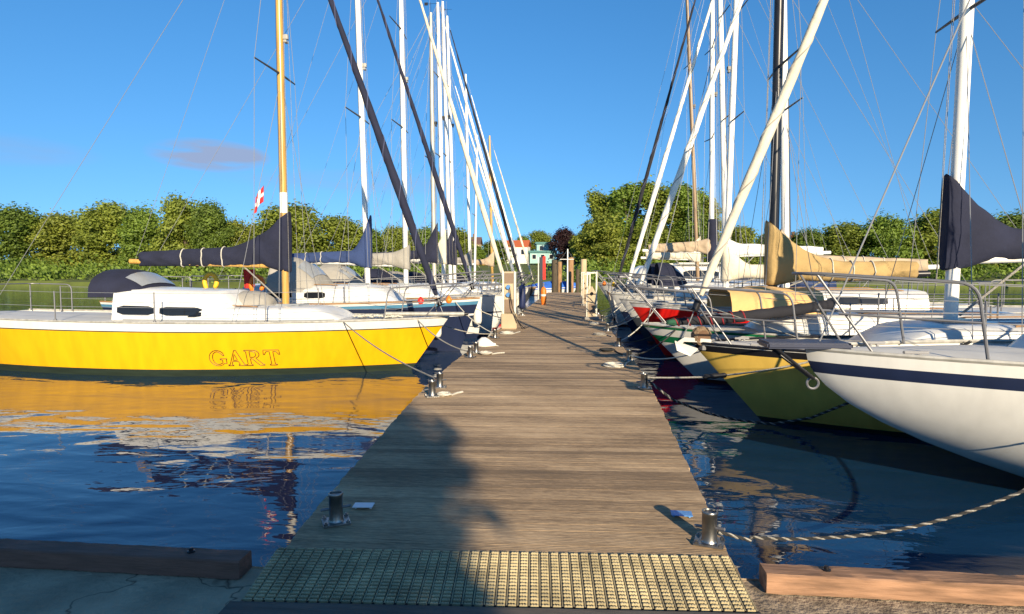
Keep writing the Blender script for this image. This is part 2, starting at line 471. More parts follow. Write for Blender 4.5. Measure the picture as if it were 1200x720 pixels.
o = mb.build('deck', woodm, jetty, smooth=0)
at_ = o.data.attributes.new('tone', 'FLOAT', 'FACE'); at_.data.foreach_set('value', tones)
for side, fn in ((-1, pl), (1, pr)):
    mb = MB(); rings = []
    for i in range(45):
        yy = lerp(3.3, PIER_END, i / 44); x0 = fn(yy) - side * .03; x1 = x0 - side * .12
        z = pz(yy) - .042
        rings.append([(x0, yy, z), (x1, yy, z), (x1, yy, z - .2), (x0, yy, z - .2)])
    mb.loft(rings); mb.build('edge_beam', piledark, jetty, smooth=0)
for yy in (6, 11, 16, 21, 26, 31, 36, 41):
    for fn, s in ((pl, 1), (pr, -1)):
        mb = MB(); mb.cyl((fn(yy) + s * .22, yy, -1.5), (fn(yy) + s * .22, yy, pz(yy) - .05), .11, 12); mb.build('pile', piledark, jetty)

# threshold board below the mat
mb = MB(); mb.box((-.36, 2.76, .372), (2.62, .16, .04), 0, math.atan(.06)); 
tag(mb.build('threshold_board', mat('dark board', (.12, .10, .08), rough=.8, var=.2, vscale=4, stretch=(.5, 5, 5), bump=.004), bevel=.006), 'dark threshold board in front of the grating mat', 'board')  # board has a dark brown tone with faint variation

# grating mat
mb = MB()
gy0, gy1 = 2.875, 3.400
def gl(y): return lerp(-1.627, -1.708, (y - gy0) / (gy1 - gy0))
def gr(y): return 0.875
nrow, ncol = 16, 46
for i in range(nrow + 1):
    yy = lerp(gy0, gy1, i / nrow); z = pz(yy) + .004
    for j in range(ncol):
        xa, xb = lerp(gl(yy), gr(yy), j / ncol), lerp(gl(yy), gr(yy), (j + 1) / ncol)
        # ribbed tread: each bar segment has a slightly wavy top
        w = .0165 if i not in (0, nrow) else .013
        k = 3; rings = []
        for q in range(k * 2 + 1):
            xx = lerp(xa + .008, xb - .008, q / (2 * k)); hh = .012 + (.0025 if q % 2 else 0) + random.uniform(-.001, .001)
            rings.append([(xx, yy - w / 2, z), (xx, yy - w / 2, z + hh * .8), (xx, yy - w / 4, z + hh), (xx, yy + w / 4, z + hh), (xx, yy + w / 2, z + hh * .7), (xx, yy + w / 2, z)])
        mb.loft(rings)
for j in range(ncol + 1):
    for i in range(nrow):
        ya, yb = lerp(gy0, gy1, i / nrow), lerp(gy0, gy1, (i + 1) / nrow)
        xa, xb = lerp(gl(ya), gr(ya), j / ncol), lerp(gl(yb), gr(yb), j / ncol)
        za, zb = pz(ya) + .004, pz(yb) + .004
        mb.add([(xa - .003, ya, za), (xa + .003, ya, za), (xa + .003, ya, za + .006), (xa - .003, ya, za + .006),
                (xb - .003, yb, zb), (xb + .003, yb, zb), (xb + .003, yb, zb + .006), (xb - .003, yb, zb + .006)],
               [(3, 2, 6, 7), (0, 3, 7, 4), (2, 1, 5, 6)])
mb.v = [(x, y + sk(x), z) for x, y, z in mb.v]
k = len(mb.v)
mb.add([(x, y + sk(x), pz(y) + .0035) for x, y in ((gl(gy0) + .01, gy0 - .008), (.87, gy0 - .008), (.87, gy1 + .008), (gl(gy1) + .01, gy1 + .008))], [(0, 1, 2, 3)], 1)  # black sheet under the bars paints the shade in the gaps
tag(mb.build('grating_mat', [gratem, rubber], smooth=0), 'cream plastic grating mat lying across the shore end of the jetty', 'mat')

# quay timbers
def quay_timber(x0, x1, m, label):
    t = thing('edge_timber', label, 'timber', ((x0 + x1) / 2, 3.10 if x0 < 0 else 3.24, quayz + .005), 0, 'timbers along the quay edge')
    mb = MB(); rings = []; L_2 = (x1 - x0) / 2; sd_ = x0 * 3
    for i in range(121):
        x = lerp(-L_2, L_2, i / 120); wv = lambda k_: .0035 * noise.noise(Vector((x * 9, k_ * 5.1, sd_))) + .003 * noise.noise(Vector((x * 31, k_ * 3.3, sd_)))
        e_ = .007
        rings.append([Vector((x, yy + wv(q), .052 + zz + wv(q + 9))) for q, (yy, zz) in enumerate(((-.065, -.05), (.065, -.05), (.065, .05 - e_), (.065 - e_, .05), (.0, .0515), (-.065 + e_, .05), (-.065, .05 - e_), (-.066, 0)))])
    mb.loft(rings); mb.build('beam', m, t, smooth=30)
    for x in (-(x1 - x0) / 2 + .32, 0):
        if x0 > 0: x = -x if x == 0 else x
        s = 1 if x0 > 0 else -1
        b = MB(); b.lathe([(.022, 0), (.022, .006), (.012, .008), (.012, .022), (.0, .024)], (x * s, .01, .103), 10); b.build('bolt', blackp, t)
    return t
quay_timber(-4.8, -1.78, timberd, 'dark brown timber in the shade at the left quay edge')
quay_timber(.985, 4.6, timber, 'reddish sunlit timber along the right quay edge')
# ================================================================== BOATS
class Hull:
    def __init__(s, L, B, zb, zm, zs, rake=.7, full=.55, transom=.25, tw=.72, stem=1.0):
        s.stem = stem
        s.L, s.B, s.zb, s.zm, s.zs, s.rake, s.full, s.tr, s.tw = L, B, zb, zm, zs, rake, full, transom, tw
    def sheer(h, s):
        a = h.zb; c = h.zm; e = h.zs
        return a * (1 - s) * (1 - s / .55) + c * s * (1 - s) / (.55 * .45) + e * s * (s - .55) / .45 if True else 0
    def gd(h, s):
        u = min(s / h.full, 1); g = (1 - (1 - u) ** 2.1) ** .82
        if s > h.full: g *= 1 - (1 - h.tw) * ((s - h.full) / (1 - h.full)) ** 2
        return g * h.B / 2
    def gw(h, s):
        u = min(s / h.full, 1); g = (1 - (1 - u) ** 1.55) ** 1.05 * .88
        if s > h.full: g *= 1 - .55 * ((s - h.full) / (1 - h.full)) ** 2
        return g * h.B / 2
    def b(h, s, t):
        if t >= 0: return lerp(h.gw(s), h.gd(s), t ** .75)
        return h.gw(s) * max(.1, math.sqrt(max(0, 1 - (t / -.5) ** 2)))
    def z(h, s, t): return t * h.sheer(s)
    def x(h, s, t):
        return -s * h.L - h.rake * (max(0, 1 - t) ** h.stem) * (1 - s) ** 3 + h.tr * (1 - t) * s ** 6
    def P(h, s, t, side=1): return Vector((h.x(s, t), side * h.b(s, t), h.z(s, t)))
    def s_at(h, x, t=1.0):
        lo, hi = 0., 1.
        for _ in range(30):
            m = (lo + hi) / 2
            if h.x(m, t) > x: lo = m
            else: hi = m
        return (lo + hi) / 2
    def edge(h, x, side=1, inset=.0):
        s = h.s_at(x); p = h.P(s, 1, side); p.y -= side * inset; return p
    def side_pt(h, x, z, side, off=.004):
        t = z / h.sheer(h.s_at(x))
        s = h.s_at(x, t); t = z / h.sheer(s)
        p = h.P(s, t, side); q = h.P(min(s + .01, 1), t, side); r = h.P(s, t + .02, side)
        nrm = (q - p).cross(r - p).normalized()
        if nrm.y * side < 0: nrm = -nrm
        return p + nrm * off

def hull_mesh(h, bands, mats):
    """bands: list of (t_top, material) from the keel up to 1.0"""
    cuts = sorted(set([-.45, -.3, -.15] + [round(b[0], 4) for b in bands] + [i / 8 for i in range(9)]))
    rows = []
    for c in cuts:
        if not rows or c - rows[-1] > .018 or any(abs(c - b[0]) < 1e-3 for b in bands): rows.append(c)
    ns = 30; S = [(i / ns) ** 1.6 for i in range(ns + 1)]
    mb = MB()
    for side in (-1, 1):
        rings = [[h.P(s, t, side) for t in rows] for s in S]
        def mf(i, j):
            tm = (rows[j] + rows[j + 1]) / 2
            for k, b in enumerate(bands):
                if tm < b[0]: return mats.index(b[1])
            return mats.index(bands[-1][1])
        mb.loft(rings, 0, False, False, mf)
    # transom and keel closing
    o = len(mb.v)
    A = [h.P(1, t, -1) for t in rows]; B = [h.P(1, t, 1) for t in rows]
    mb.v += [tuple(q) for q in A + B]; n = len(rows)
    for j in range(n - 1):
        mb.f.append((o + j, o + j + 1, o + n + j + 1, o + n + j))
        tm = (rows[j] + rows[j + 1]) / 2
        mb.m.append(next((mats.index(b[1]) for b in bands if tm < b[0]), 0))
    o = len(mb.v)
    for s in S: mb.v += [tuple(h.P(s, rows[0], -1)), tuple(h.P(s, rows[0], 1))]
    for i in range(ns): mb.f.append((o + 2 * i, o + 2 * i + 1, o + 2 * i + 3, o + 2 * i + 2)); mb.m.append(0)
    return mb

def weld(o, d=.0008):
    bm = bmesh.new(); bm.from_mesh(o.data)
    bmesh.ops.remove_doubles(bm, verts=bm.verts, dist=d)
    bmesh.ops.recalc_face_normals(bm, faces=bm.faces)
    bm.to_mesh(o.data); bm.free(); o.data.set_sharp_from_angle(angle=R(38))

def cabin_part(root, h, xa, xb, w, ht, m, win=None, slope=.55, name='cabin'):
    """coach roof from xa (fore end) to xb (aft end), local x negative aft"""
    rings = []; ns = 12
    def prof(u):
        x = lerp(xa, xb, u); f = min(1, u / max(.01, slope / abs(xb - xa))); f = f ** .75
        hh = ht * (.10 + .90 * f) * lerp(.92, 1.05, u); s = h.s_at(x)
        ww = min(w, h.gd(s) - .22) * lerp(.72, 1, min(1, u * 2.2) ** .7); z0 = h.sheer(s) - .03
        return x, ww, hh, z0
    for i in range(ns + 1):
        x, ww, hh, z0 = prof((i / ns) ** 1.2)
        rings.append([Vector((x, y * ww, z0 + zz * hh)) for y, zz in ((-1, 0), (-.95, .55), (-.90, .86), (-.80, .98), (-.4, 1.05), (0, 1.07), (.4, 1.05), (.8, .98), (.9, .86), (.95, .55), (1, 0))])
    mb = MB(); mb.loft(rings); c = mb.build(name, m, root)
    for (ua, ub, za, zb_) in (win or []):
        for side in (-1, 1):
            k = MB(); top = []; bot = []
            for q in range(7):
                u = lerp(ua, ub, q / 6); x, ww, hh, z0 = prof(u)
                e = .10 if q in (0, 6) else 0
                zt, zl = zb_ - e * .6, za + e * .6
                def yy(z): return lerp(1, .95, z / .55) if z < .55 else lerp(.95, .90, (z - .55) / .31)
                bot.append(Vector((x, side * (yy(zl) * ww + .006), z0 + zl * hh))); top.append(Vector((x, side * (yy(zt) * ww + .006), z0 + zt * hh)))
            inn = [Vector((p.x, p.y - side * .02, p.z)) for p in bot], [Vector((p.x, p.y - side * .02, p.z)) for p in top]
            k.loft([[bot[q], top[q], inn[1][q], inn[0][q]] for q in range(7)])
            k.build('window', glassd, c)
    return c, prof

def sail_cover(root, xm, zb, length, h0, hmin, w, m, front=.14, mr=.08, seed=0, dirn=-1, name='sail_cover', droop=0, k=1.15, ties=0, tie_m=None, y0=0):
    rings = []; N = 44; rr = random.Random(seed)
    for i in range(N + 1):
        u = i / N; d = u * length; x = xm + dirn * (d - front)
        q = max(0, 1 - d / k)
        top = hmin * (1 - .35 * u) + (h0 - hmin) * q ** 1.7
        ww = w * (.75 + .25 * min(1, u * 6)) * (1 - .25 * u)
        if i in (0, N): ww *= .55
        near = max(0, 1 - max(0, d - 2 * mr) / .42)
        ww = max(ww, (mr + .045) * near * (.72 if i == 0 else 1))
        base = zb - droop * math.sin(math.pi * min(1, u * 1.1)) * .5 - .13 * near; top += .13 * near
        ring = []
        for j in range(22):
            a = 2 * math.pi * j / 22
            cy, cz = math.sin(a), (1 - math.cos(a)) / 2
            cy = math.copysign(abs(cy) ** (1 - .72 * near), cy)
            nar = 1 - (.55 if top > .4 else .25) * cz * (1 - min(1, near * 1.6))
            wob = 1 + .24 * noise.noise(Vector((x * 2.6, cz * 2.5 + seed, cy * 1.2)))
            fold = (.016 * math.sin(x * 13 + cz * 9 + seed + 2 * noise.noise(Vector((x * 2, cz, seed)))) + .010 * math.sin(x * 27 - cz * 14)) * (1 if i else 0)
            ring.append(Vector((x, y0 + cy * ww * nar * wob + fold, base + cz * top * (1 + .05 * noise.noise(Vector((x * 3, seed, 0)))) )))
        rings.append(ring)
    mb = MB(); mb.loft(rings); c = mb.build(name, m, root, smooth=60)
    for t in range(ties):
        i = int(N * (.45 + .4 * t / max(1, ties)))
        cen = sum(rings[i], Vector()) / 22
        b = MB(); b.tube([cen + (p - cen) * 1.06 for p in rings[i]], .012, 6, 0, close=True); b.build('tie', tie_m or ropew, c)
    return c

def bent_tube(mb, pts, r, n=8, m=0, sub=5):
    # rounds the corners of a polyline
    P = [Vector(p) for p in pts]; out = [P[0]]
    for i in range(1, len(P) - 1):
        a, b, c = P[i - 1], P[i], P[i + 1]
        d = min(.14, (a - b).length * .45, (c - b).length * .45)
        p0 = b + (a - b).normalized() * d; p1 = b + (c - b).normalized() * d
        for k in range(sub + 1):
            t = k / sub; out.append(p0 * (1 - t) ** 2 + b * 2 * t * (1 - t) + p1 * t * t)
    out.append(P[-1]); mb.tube(out, r, n, m)

def wire_part(root, name, a, b, r, m, n=5):
    mb = MB(); mb.tube([a, b], r, n, 0); return mb.build(name, m, root)

def boat(label, y, bx, side, h, bands, deck_m=None, group='sailing boats moored along the jetty', cab=None, cab_m=None, mast=None, boom=None,
         furl=None, detail=2, toe=None, stern_in=False, pulpit=True, spread=True, cat='sailboat', name='sailboat', shroud_m=None, pulpit_over=.25, stanch_h=.58, drum=.42, fs_off=-.10):
    """side -1: left row, bow pointing to +X; side +1: right row, bow pointing to -X"""
    face = (0 if side < 0 else math.pi) + (math.pi if stern_in else 0)
    if stern_in: bx = bx + side * h.L
    root = thing(name, label, cat, (bx, y, 0), face, group)
    mats = []
    for b in bands:
        if b[1] not in mats: mats.append(b[1])
    o = hull_mesh(h, bands, mats).build('hull', mats, root); weld(o)
    # deck
    mb = MB(); rings = []
    for i in range(25):
        s = max(.002, (i / 24) ** 1.4); p = h.P(s, 1, 1); z = p.z - .025; yb = max(.004, p.y - .012)
        rings.append([Vector((p.x - .01, yy * yb, z + .05 * (1 - yy * yy))) for yy in (-1, -.6, -.2, .2, .6, 1)])
    mb.loft(rings, 0, False, False); mb.build('deck', deck_m or decking, root)
    # toe rail right round the bow
    toe = toe or alugrey
    for sd in (-1, 1):
        mb = MB(); mb.tube([h.P((i / 30) ** 1.5, 1, sd) + Vector((0, -.008 * sd, .012)) for i in range(31)], .02 if detail > 1 else .022, 6)
        mb.build('toe_rail', toe, root)
    prof = None
    if cab:
        c, prof = cabin_part(root, h, *cab[:4], cab_m or white, cab[4] if len(cab) > 4 else None)
        if detail > 1:
            xh = lerp(cab[0], cab[1], .28); _, ww, hh, z0 = prof(.28)
            mb = MB(); mb.box((xh, 0, z0 + hh * 1.09), (.5, .5, .05)); mb.build('hatch', greyglass, c, bevel=.015)
            for sd in (-1, 1):
                mb = MB(); mb.tube([(prof(u)[0], sd * (prof(u)[1] * .972 + .002), prof(u)[3] + prof(u)[2] * .30) for u in (.12, .3, .5, .7, .9, .99)], .007, 6); mb.build('trim_line', nonslip, c)
                mb = MB(); mb.tube([(prof(u)[0], sd * (prof(u)[1] + .012), prof(u)[3] + .05) for u in (.02, .12, .3, .5, .7, .9, .99)], .012, 6); mb.build('base_moulding', nonslip, c)
                mb = MB(); rr_ = [(prof(u), u) for u in (.40, .5, .6, .7, .8, .9)]
                mb.loft([[Vector((q[0], sd * q[1] * yy, q[3] + q[2] * zz + dz)) for yy, zz, dz in ((.66, 1.01, .0), (.66, 1.01, .008), (.2, 1.065, .008), (.2, 1.065, .0))] for q, u in rr_]); mb.build('nonslip_panel', nonslip, c)
                mb = MB(); mb.tube([(lerp(cab[0], cab[1], u), sd * prof(u)[1] * .72, prof(u)[3] + prof(u)[2] * (1.03 + (.06 if .4 < u < .9 else 0))) for u in (.38, .42, .55, .7, .86, .9)], .012, 6); mb.build('handrail', teak, c)
    zd = h.zb
    M = Vector((0, 0, 0)); top = None
    if mast:
        xm, zt, lean, r, mm = mast
        s = h.s_at(xm); zfoot = h.sheer(s) - .03
        if cab and cab[1] < xm < cab[0]: zfoot += prof((xm - cab[0]) / (cab[1] - cab[0]))[2] * .95
        top = Vector((xm + lean * (zt - zfoot), 0, zt)); foot = Vector((xm, 0, zfoot))
        mb = MB(); K = [foot.lerp(top, q) for q in (0, .3, .6, .8, .93, 1)]
        mb.tube(K, [r, r, r * .97, r * .9, r * .75, r * .6], 14)
        mo = mb.build('mast', mm, root)
        b = MB(); b.tube([foot + Vector((-r * .98, 0, .8)), foot.lerp(top, .6) + Vector((-r * .94, 0, 0)), top + Vector((-r * .6, 0, -.2))], .016, 6); b.build('sail_track', darkwire, mo)
        def mp(z): return foot.lerp(top, (z - zfoot) / (zt - zfoot))
        if zt < 14 and detail > 0:
            b = MB(); b.tube([top, top + Vector((0, 0, .35))], .006, 5); b.tube([top + Vector((-.14, 0, .3)), top + Vector((.22, 0, .3))], .006, 5)
            b.add([top + Vector((-.22, 0, .25)), top + Vector((-.10, 0, .25)), top + Vector((-.10, 0, .35)), top + Vector((-.22, 0, .35)), top + Vector((-.22, .006, .25)), top + Vector((-.10, .006, .25)), top + Vector((-.10, .006, .35)), top + Vector((-.22, .006, .35))], [(0, 1, 2, 3), (7, 6, 5, 4), (0, 4, 5, 1), (2, 6, 7, 3), (1, 5, 6, 2), (3, 7, 4, 0)])
            b.build('wind_vane', blackp, mo)
            b = MB(); b.tube([top + Vector((-.05, .05, 0)), top + Vector((-.05, .05, .7))], .005, 5); b.build('antenna', wire, mo)
        if detail > 0:
            q_ = mp(lerp(zfoot, zt, .60)); b = MB(); b.box(q_ + Vector((r + .05, 0, 0)), (.10, .07, .10)); b.box(q_ + Vector((r + .05, 0, -.09)), (.06, .12, .05)); b.build('deck_light', blackp if detail < 2 else alugrey, mo, bevel=.01)
        wm = shroud_m or wire; wr = .0052 if detail > 1 else .0065
        zs_ = [lerp(zfoot, zt, .52 if mm == varnish else .46)] + ([lerp(zfoot, zt, .74)] if zt > 11.2 else [])
        if spread:
            for zq in zs_[:1] if detail < 1 else zs_:
                p = mp(zq)
                for sd in (-1, 1):
                    tip = p + Vector((-.10, sd * h.B * .29, .05))
                    b = MB(); b.tube([p, tip], [.025, .014], 6); sp = b.build('spreader', darkwire if detail else wire, mo)
        chain = [h.edge(xm - .05, sd, .10) for sd in (-1, 1)]
        for sd, ch in zip((-1, 1), chain):
            p = mp(zs_[0]) + Vector((-.10, sd * h.B * .29, .05))
            b = MB(); b.tube([ch, p, mp(lerp(zfoot, zt, .97))], wr, 5); b.build('shroud', wm, root)
            if detail > 0:
                ch2 = h.edge(xm + (-.45), sd, .10)
                b = MB(); b.tube([ch2, mp(zs_[0] - .08)], wr, 5); b.build('shroud', wm, root)
                if detail > 1:
                    b = MB(); b.tube([h.edge(xm + .4, sd, .10), mp(zs_[0] - .08)], wr, 5); b.build('shroud', wm, root)
        stern = Vector((h.x(1, 1) + .05, 0, h.zs + .02))
        b = MB(); b.tube([top, stern], wr, 5); b.build('backstay', wm, root)
        # halyards
        if detail > 0:
            b = MB()
            for k in range(2):
                b.tube([mp(zt * .95) + Vector((r + .03, (k - .5) * .06, 0)), foot + Vector((r + .06 + .10 * k, (k - .5) * .2, .5))], .004, 5)
            b.build('halyard', ropeg, root)
        # forestay with or without a furled sail
        fs0 = Vector((fs_off, 0, h.zb + .02)); zfr = furl[2] if furl and len(furl) > 2 else .97
        fs1 = mp(lerp(zfoot, zt, zfr)) + Vector((r, 0, 0))
        b = MB(); b.tube([fs0, fs1], .007, 6); fo = b.build('forestay', wm, root)
        if furl:
            fm, fr = furl[:2]
            a = drum / (fs1 - fs0).z; A = fs0.lerp(fs1, a); B = fs0.lerp(fs1, .93)
            axis = (fs1 - fs0).normalized()
            # wound sail: slightly lumpy roll with a helical leech edge
            npt = 34; b = MB()
            pts = [A.lerp(B, i / npt) for i in range(npt + 1)]
            rad = []
            for i in range(npt + 1):
                u = i / npt; q = fr * (.62 + .5 * math.exp(-((u - .28) / .3) ** 2)) * (1 + .05 * math.sin(i * 2.1))
                if u > .8: q *= 1 - .55 * (u - .8) / .2
                if i == 0: q *= .55
                rad.append(q)
            b.tube(pts, rad, 10)
            fo2 = b.build('furled_sail', fm, root, smooth=60)
            ux = axis.cross(Vector((0, 1, 0))).normalized(); uy = axis.cross(ux)
            b = MB(); hp = []
            for i in range(140):
                u = i / 139; k = u * npt; i0 = min(int(k), npt - 1); rr_ = lerp(rad[i0], rad[i0 + 1], k - i0)
                an = u * 2 * math.pi * 9
                hp.append(A.lerp(B, u) + (ux * math.cos(an) + uy * math.sin(an)) * rr_)
            b.tube(hp, .009, 5); b.build('leech_edge', seamblue if fm in (navycloth, blackcloth) else greycloth, fo2)
            b = MB(); dz = fs0.lerp(fs1, (drum - .12) / (fs1 - fs0).z)
            b.tube([dz - axis * .10, dz - axis * .085, dz - axis * .08, dz + axis * .04, dz + axis * .045, dz + axis * .06], [.09, .10, .05, .05, .10, .09], 14); b.build('furler_drum', blackp, fo)
            b = MB(); b.tube([dz + Vector((-.05, .08, 0)), h.edge(-1.2, 1, .2) + Vector((0, 0, .15)), h.edge(-3.2, 1, .2) + Vector((0, 0, .12))], .005, 5); b.build('furling_line', ropeg, fo)
        if boom:
            zb_, ln, cm, h0, hm, wd, dr, kk = boom
            bm_mat = varnish if mm == varnish else (blackspar if mm == blackspar else alu)
            p = mp(zb_)
            b = MB(); b.tube([p + Vector((-.06, 0, -.06)), Vector((p.x - ln, 0, zb_ - .06 + .03 * ln))], .055, 10); b.build('boom', bm_mat, root)
            if cm: sail_cover(root, p.x, zb_ - .06, ln * .97, h0, hm, wd, cm, seed=int(y * 7), droop=dr, k=kk, front=r + .05, mr=r, ties=3 if detail > 1 else 0)
            b = MB(); b.tube([Vector((p.x - ln + .1, 0, zb_ + .05)), top], .004, 5); b.build('topping_lift', wm, root)
            b = MB(); b.tube([Vector((p.x - .9, 0, zb_ - .06)), Vector((p.x - .1, 0, zfoot + .12))], .016, 6); b.build('kicking_strap', ropeg, root)
    # pulpit
    pr_ = .0135 if detail > 1 else .016
    if pulpit:
        b = MB()
        e = [h.edge(-1.15, sd, .06) for sd in (-1, 1)]; f = [h.edge(-.45, sd, .04) for sd in (-1, 1)]
        hh = stanch_h + .04
        tip = Vector((pulpit_over, 0, h.zb + hh + .06))
        bent_tube(b, [e[0], e[0] + Vector((.10, 0, hh)), tip + Vector((-.12, -.22, 0)), tip + Vector((0, -.12, 0)), tip + Vector((0, .12, 0)), tip + Vector((-.12, .22, 0)), e[1] + Vector((.10, 0, hh)), e[1]], pr_)
        for k in (0, 1): b.tube([f[k], tip + Vector((-.10, (-.2, .2)[k], 0))], pr_ * .8, 8)
        b.tube([e[0] + Vector((.06, 0, hh * .5)), f[0].lerp(tip, .5) + Vector((0, -.1, 0))], pr_ * .8, 6); b.tube([e[1] + Vector((.06, 0, hh * .5)), f[1].lerp(tip, .5) + Vector((0, .1, 0))], pr_ * .8, 6)
        b.build('pulpit', steel, root)
        xs_ = [-1.15 - (h.L - 1.9) * q / (4 if detail > 1 else 3) for q in range(1, 5 if detail > 1 else 4)]
        for sd in (-1, 1):
            tops = [h.edge(-1.15, sd, .06) + Vector((.10, 0, hh))]; mids = [h.edge(-1.15, sd, .06) + Vector((.06, 0, hh * .5))]
            st = MB()
            for xq in xs_:
                p = h.edge(xq, sd, .06); q = p + Vector((0, 0, stanch_h))
                if detail > 1:
                    k = MB(); k.tube([p, q], .0125, 8); k.lathe([(.03, 0), (.03, .03), (.016, .05)], p, 8); k.build('stanchion', steel, root)
                else: st.tube([p, q], .014, 6)
                tops.append(q - Vector((0, 0, .02))); mids.append(p.lerp(q, .5))
            if detail > 1:
                for T in (tops, mids):
                    k = MB(); k.tube(T, .0045, 5); k.build('lifeline', wire, root)
            else:
                st.tube(tops, .006, 5); st.tube(mids, .006, 5); st.build('guard_rail', steel, root)
        # pushpit
        b = MB(); xe = h.x(1, 1) + .1
        e = [h.edge(xe + .9, sd, .06) for sd in (-1, 1)]; g = [h.edge(xe, sd, .08) for sd in (-1, 1)]
        bent_tube(b, [e[0], e[0] + Vector((0, 0, hh)), g[0] + Vector((0, 0, hh)), g[1] + Vector((0, 0, hh)), e[1] + Vector((0, 0, hh)), e[1]], pr_)
        for k in (0, 1): b.tube([g[k], g[k] + Vector((0, 0, hh))], pr_, 8)
        b.build('pushpit', steel, root)
        if detail > 1:
            for sd in (-1, 1):
                p = h.edge(-.75, sd, .14)
                k = MB(); k.box(p + Vector((0, 0, .035)), (.20, .03, .025)); k.box(p + Vector((.03, 0, .015)), (.03, .025, .03)); k.box(p + Vector((-.03, 0, .015)), (.03, .025, .03)); k.build('cleat', steel, root, bevel=.006)
    root['_h'] = 0; del root['_h']
    return root, h, top

def sprayhood(root, h, x0, ln, w, ht, z0, m, win=True, side_m=None):
    rings = []; N = 7
    for i in range(N + 1):
        u = i / N; x = x0 - ln * u; hh = ht * (math.sin(min(1, u * 1.35) * math.pi / 2) ** .75) + .02; ww = w * (.82 + .18 * u)
        rings.append([Vector((x, ww * math.cos(a), z0 + hh * math.sin(a) ** .7 if 0 < a < math.pi else z0)) for a in [math.pi * k / 12 for k in range(13)]])
    inner = [[Vector((p.x, p.y * .97, z0 + (p.z - z0) * .97)) for p in r] for r in rings]
    mb = MB(); mb.loft([r + inner[i][::-1] for i, r in enumerate(rings)], 0, True, True)
    c = mb.build('sprayhood', m, root, smooth=60)
    if win:
        for a0, a1 in ((.24, .76),):
            k = MB(); vs = []
            for i in (2, 4):
                u = i / N; x = x0 - ln * u
            ring = []
            for i in (1.2, 1.9, 2.6, 3.3):
                i0 = int(i); f = i - i0; row = []
                for q in range(7):
                    a = lerp(a0, a1, q / 6) * 12; k0 = int(a); g = a - k0
                    P0 = rings[i0][k0].lerp(rings[i0][k0 + 1], g); P1 = rings[i0 + 1][k0].lerp(rings[i0 + 1][k0 + 1], g)
                    p = P0.lerp(P1, f); row.append(p + Vector((.012, 0, .014)))
                ring.append(row)
            k.loft(ring, 0, False, False); k.build('clear_window', greyglass, c)
    return c

seamblue = mat('blue grey seam', (0.07, 0.08, 0.15), rough=.8, var=.1)
blackcloth = mat('black sailcloth', (0.016, 0.016, 0.022), var=0.15, **CL)

def loc_aft(bx, side, p): return (bx - p.x) if side < 0 else (p.x - bx)    # distance aft of the bow

def place(y, bu, bv, mu, mv, tu, tv, side):
    """where the stem head and mast stand at depth y: bow x, bow height, mast x behind the bow, mast lean"""
    b = at(bu, bv, y); m = at(mu, mv, y); t = at(tu, tv, y)
    return b.x, b.z, -loc_aft(b.x, side, m), (t.x - m.x) / (t.z - m.z) * (1 if side < 0 else -1)

# ---------------------------------------------------------------- left row
# L1 the yellow sloop
bx, bz, xm, ln_ = place(12.1, 526, 372, 335, 360, 327, 0, -1)
H1 = Hull(10.2, 2.9, bz, bz - .05, bz + .02, rake=.78)
bands = [(0.0, boot), (.135, boot), (.83, yellow), (.85, boot), (1.0, white)]
L1, h1, top1 = boat('yellow hulled sloop with white sheer band, varnished mast and navy sail cover', 12.1, bx, -1, H1, bands,
    cab=(-2.05, -6.4, .85, .30, [(.62, .80, .35, .72)]), mast=(xm, 10.3, ln_, .072, varnish), boom=(at(340, 312, 12.1).z + .06, 3.4, navycloth, 1.12, .46, .15, .0, 1.35),
    furl=(navycloth, .074, .985), toe=alugrey, detail=2)
mo_ = [c_ for c_ in L1.children if c_.name.startswith('mast')][0]
za_, zc_ = at(333, 250, 12.1).z, at(333, 226, 12.1).z
b = MB(); b.tube([(xm + ln_ * (za_ - 1.4), 0, za_), (xm + ln_ * (zc_ - 1.4), 0, zc_)], .079, 14); b.build('mast_wrap', whitesail, mo_)
# taller doghouse behind the mast with its dark window band and a big sprayhood
c, pf = cabin_part(L1, H1, xm - .55, -6.6, .86, .62, white, [(.30, .62, .22, .50), (.66, .96, .22, .50)], slope=.5, name='doghouse')
sprayhood(L1, H1, -6.0, 1.1, .85, .55, H1.zm + .45, navycloth)
# pale dinghy-grey cover lump on the fore end of the doghouse
mb = MB(); rings = []
for i in range(9):
    u = i / 8; x = xm - .35 - .95 * u; rr = .26 * math.sin(math.pi * min(.96, .10 + u * .8)) ** .6
    rings.append([Vector((x, .15 + 1.9 * rr * math.cos(a), H1.zm + .26 + rr * 1.2 * max(-.35, math.sin(a)))) for a in [2 * math.pi * k / 14 for k in range(14)]])
mb.loft(rings); tag(mb.build('folded_dinghy', greycloth, smooth=60, loc=(bx, 12.1, 0)), 'pale grey covered dinghy lying on the coach roof of the yellow sloop', 'dinghy')
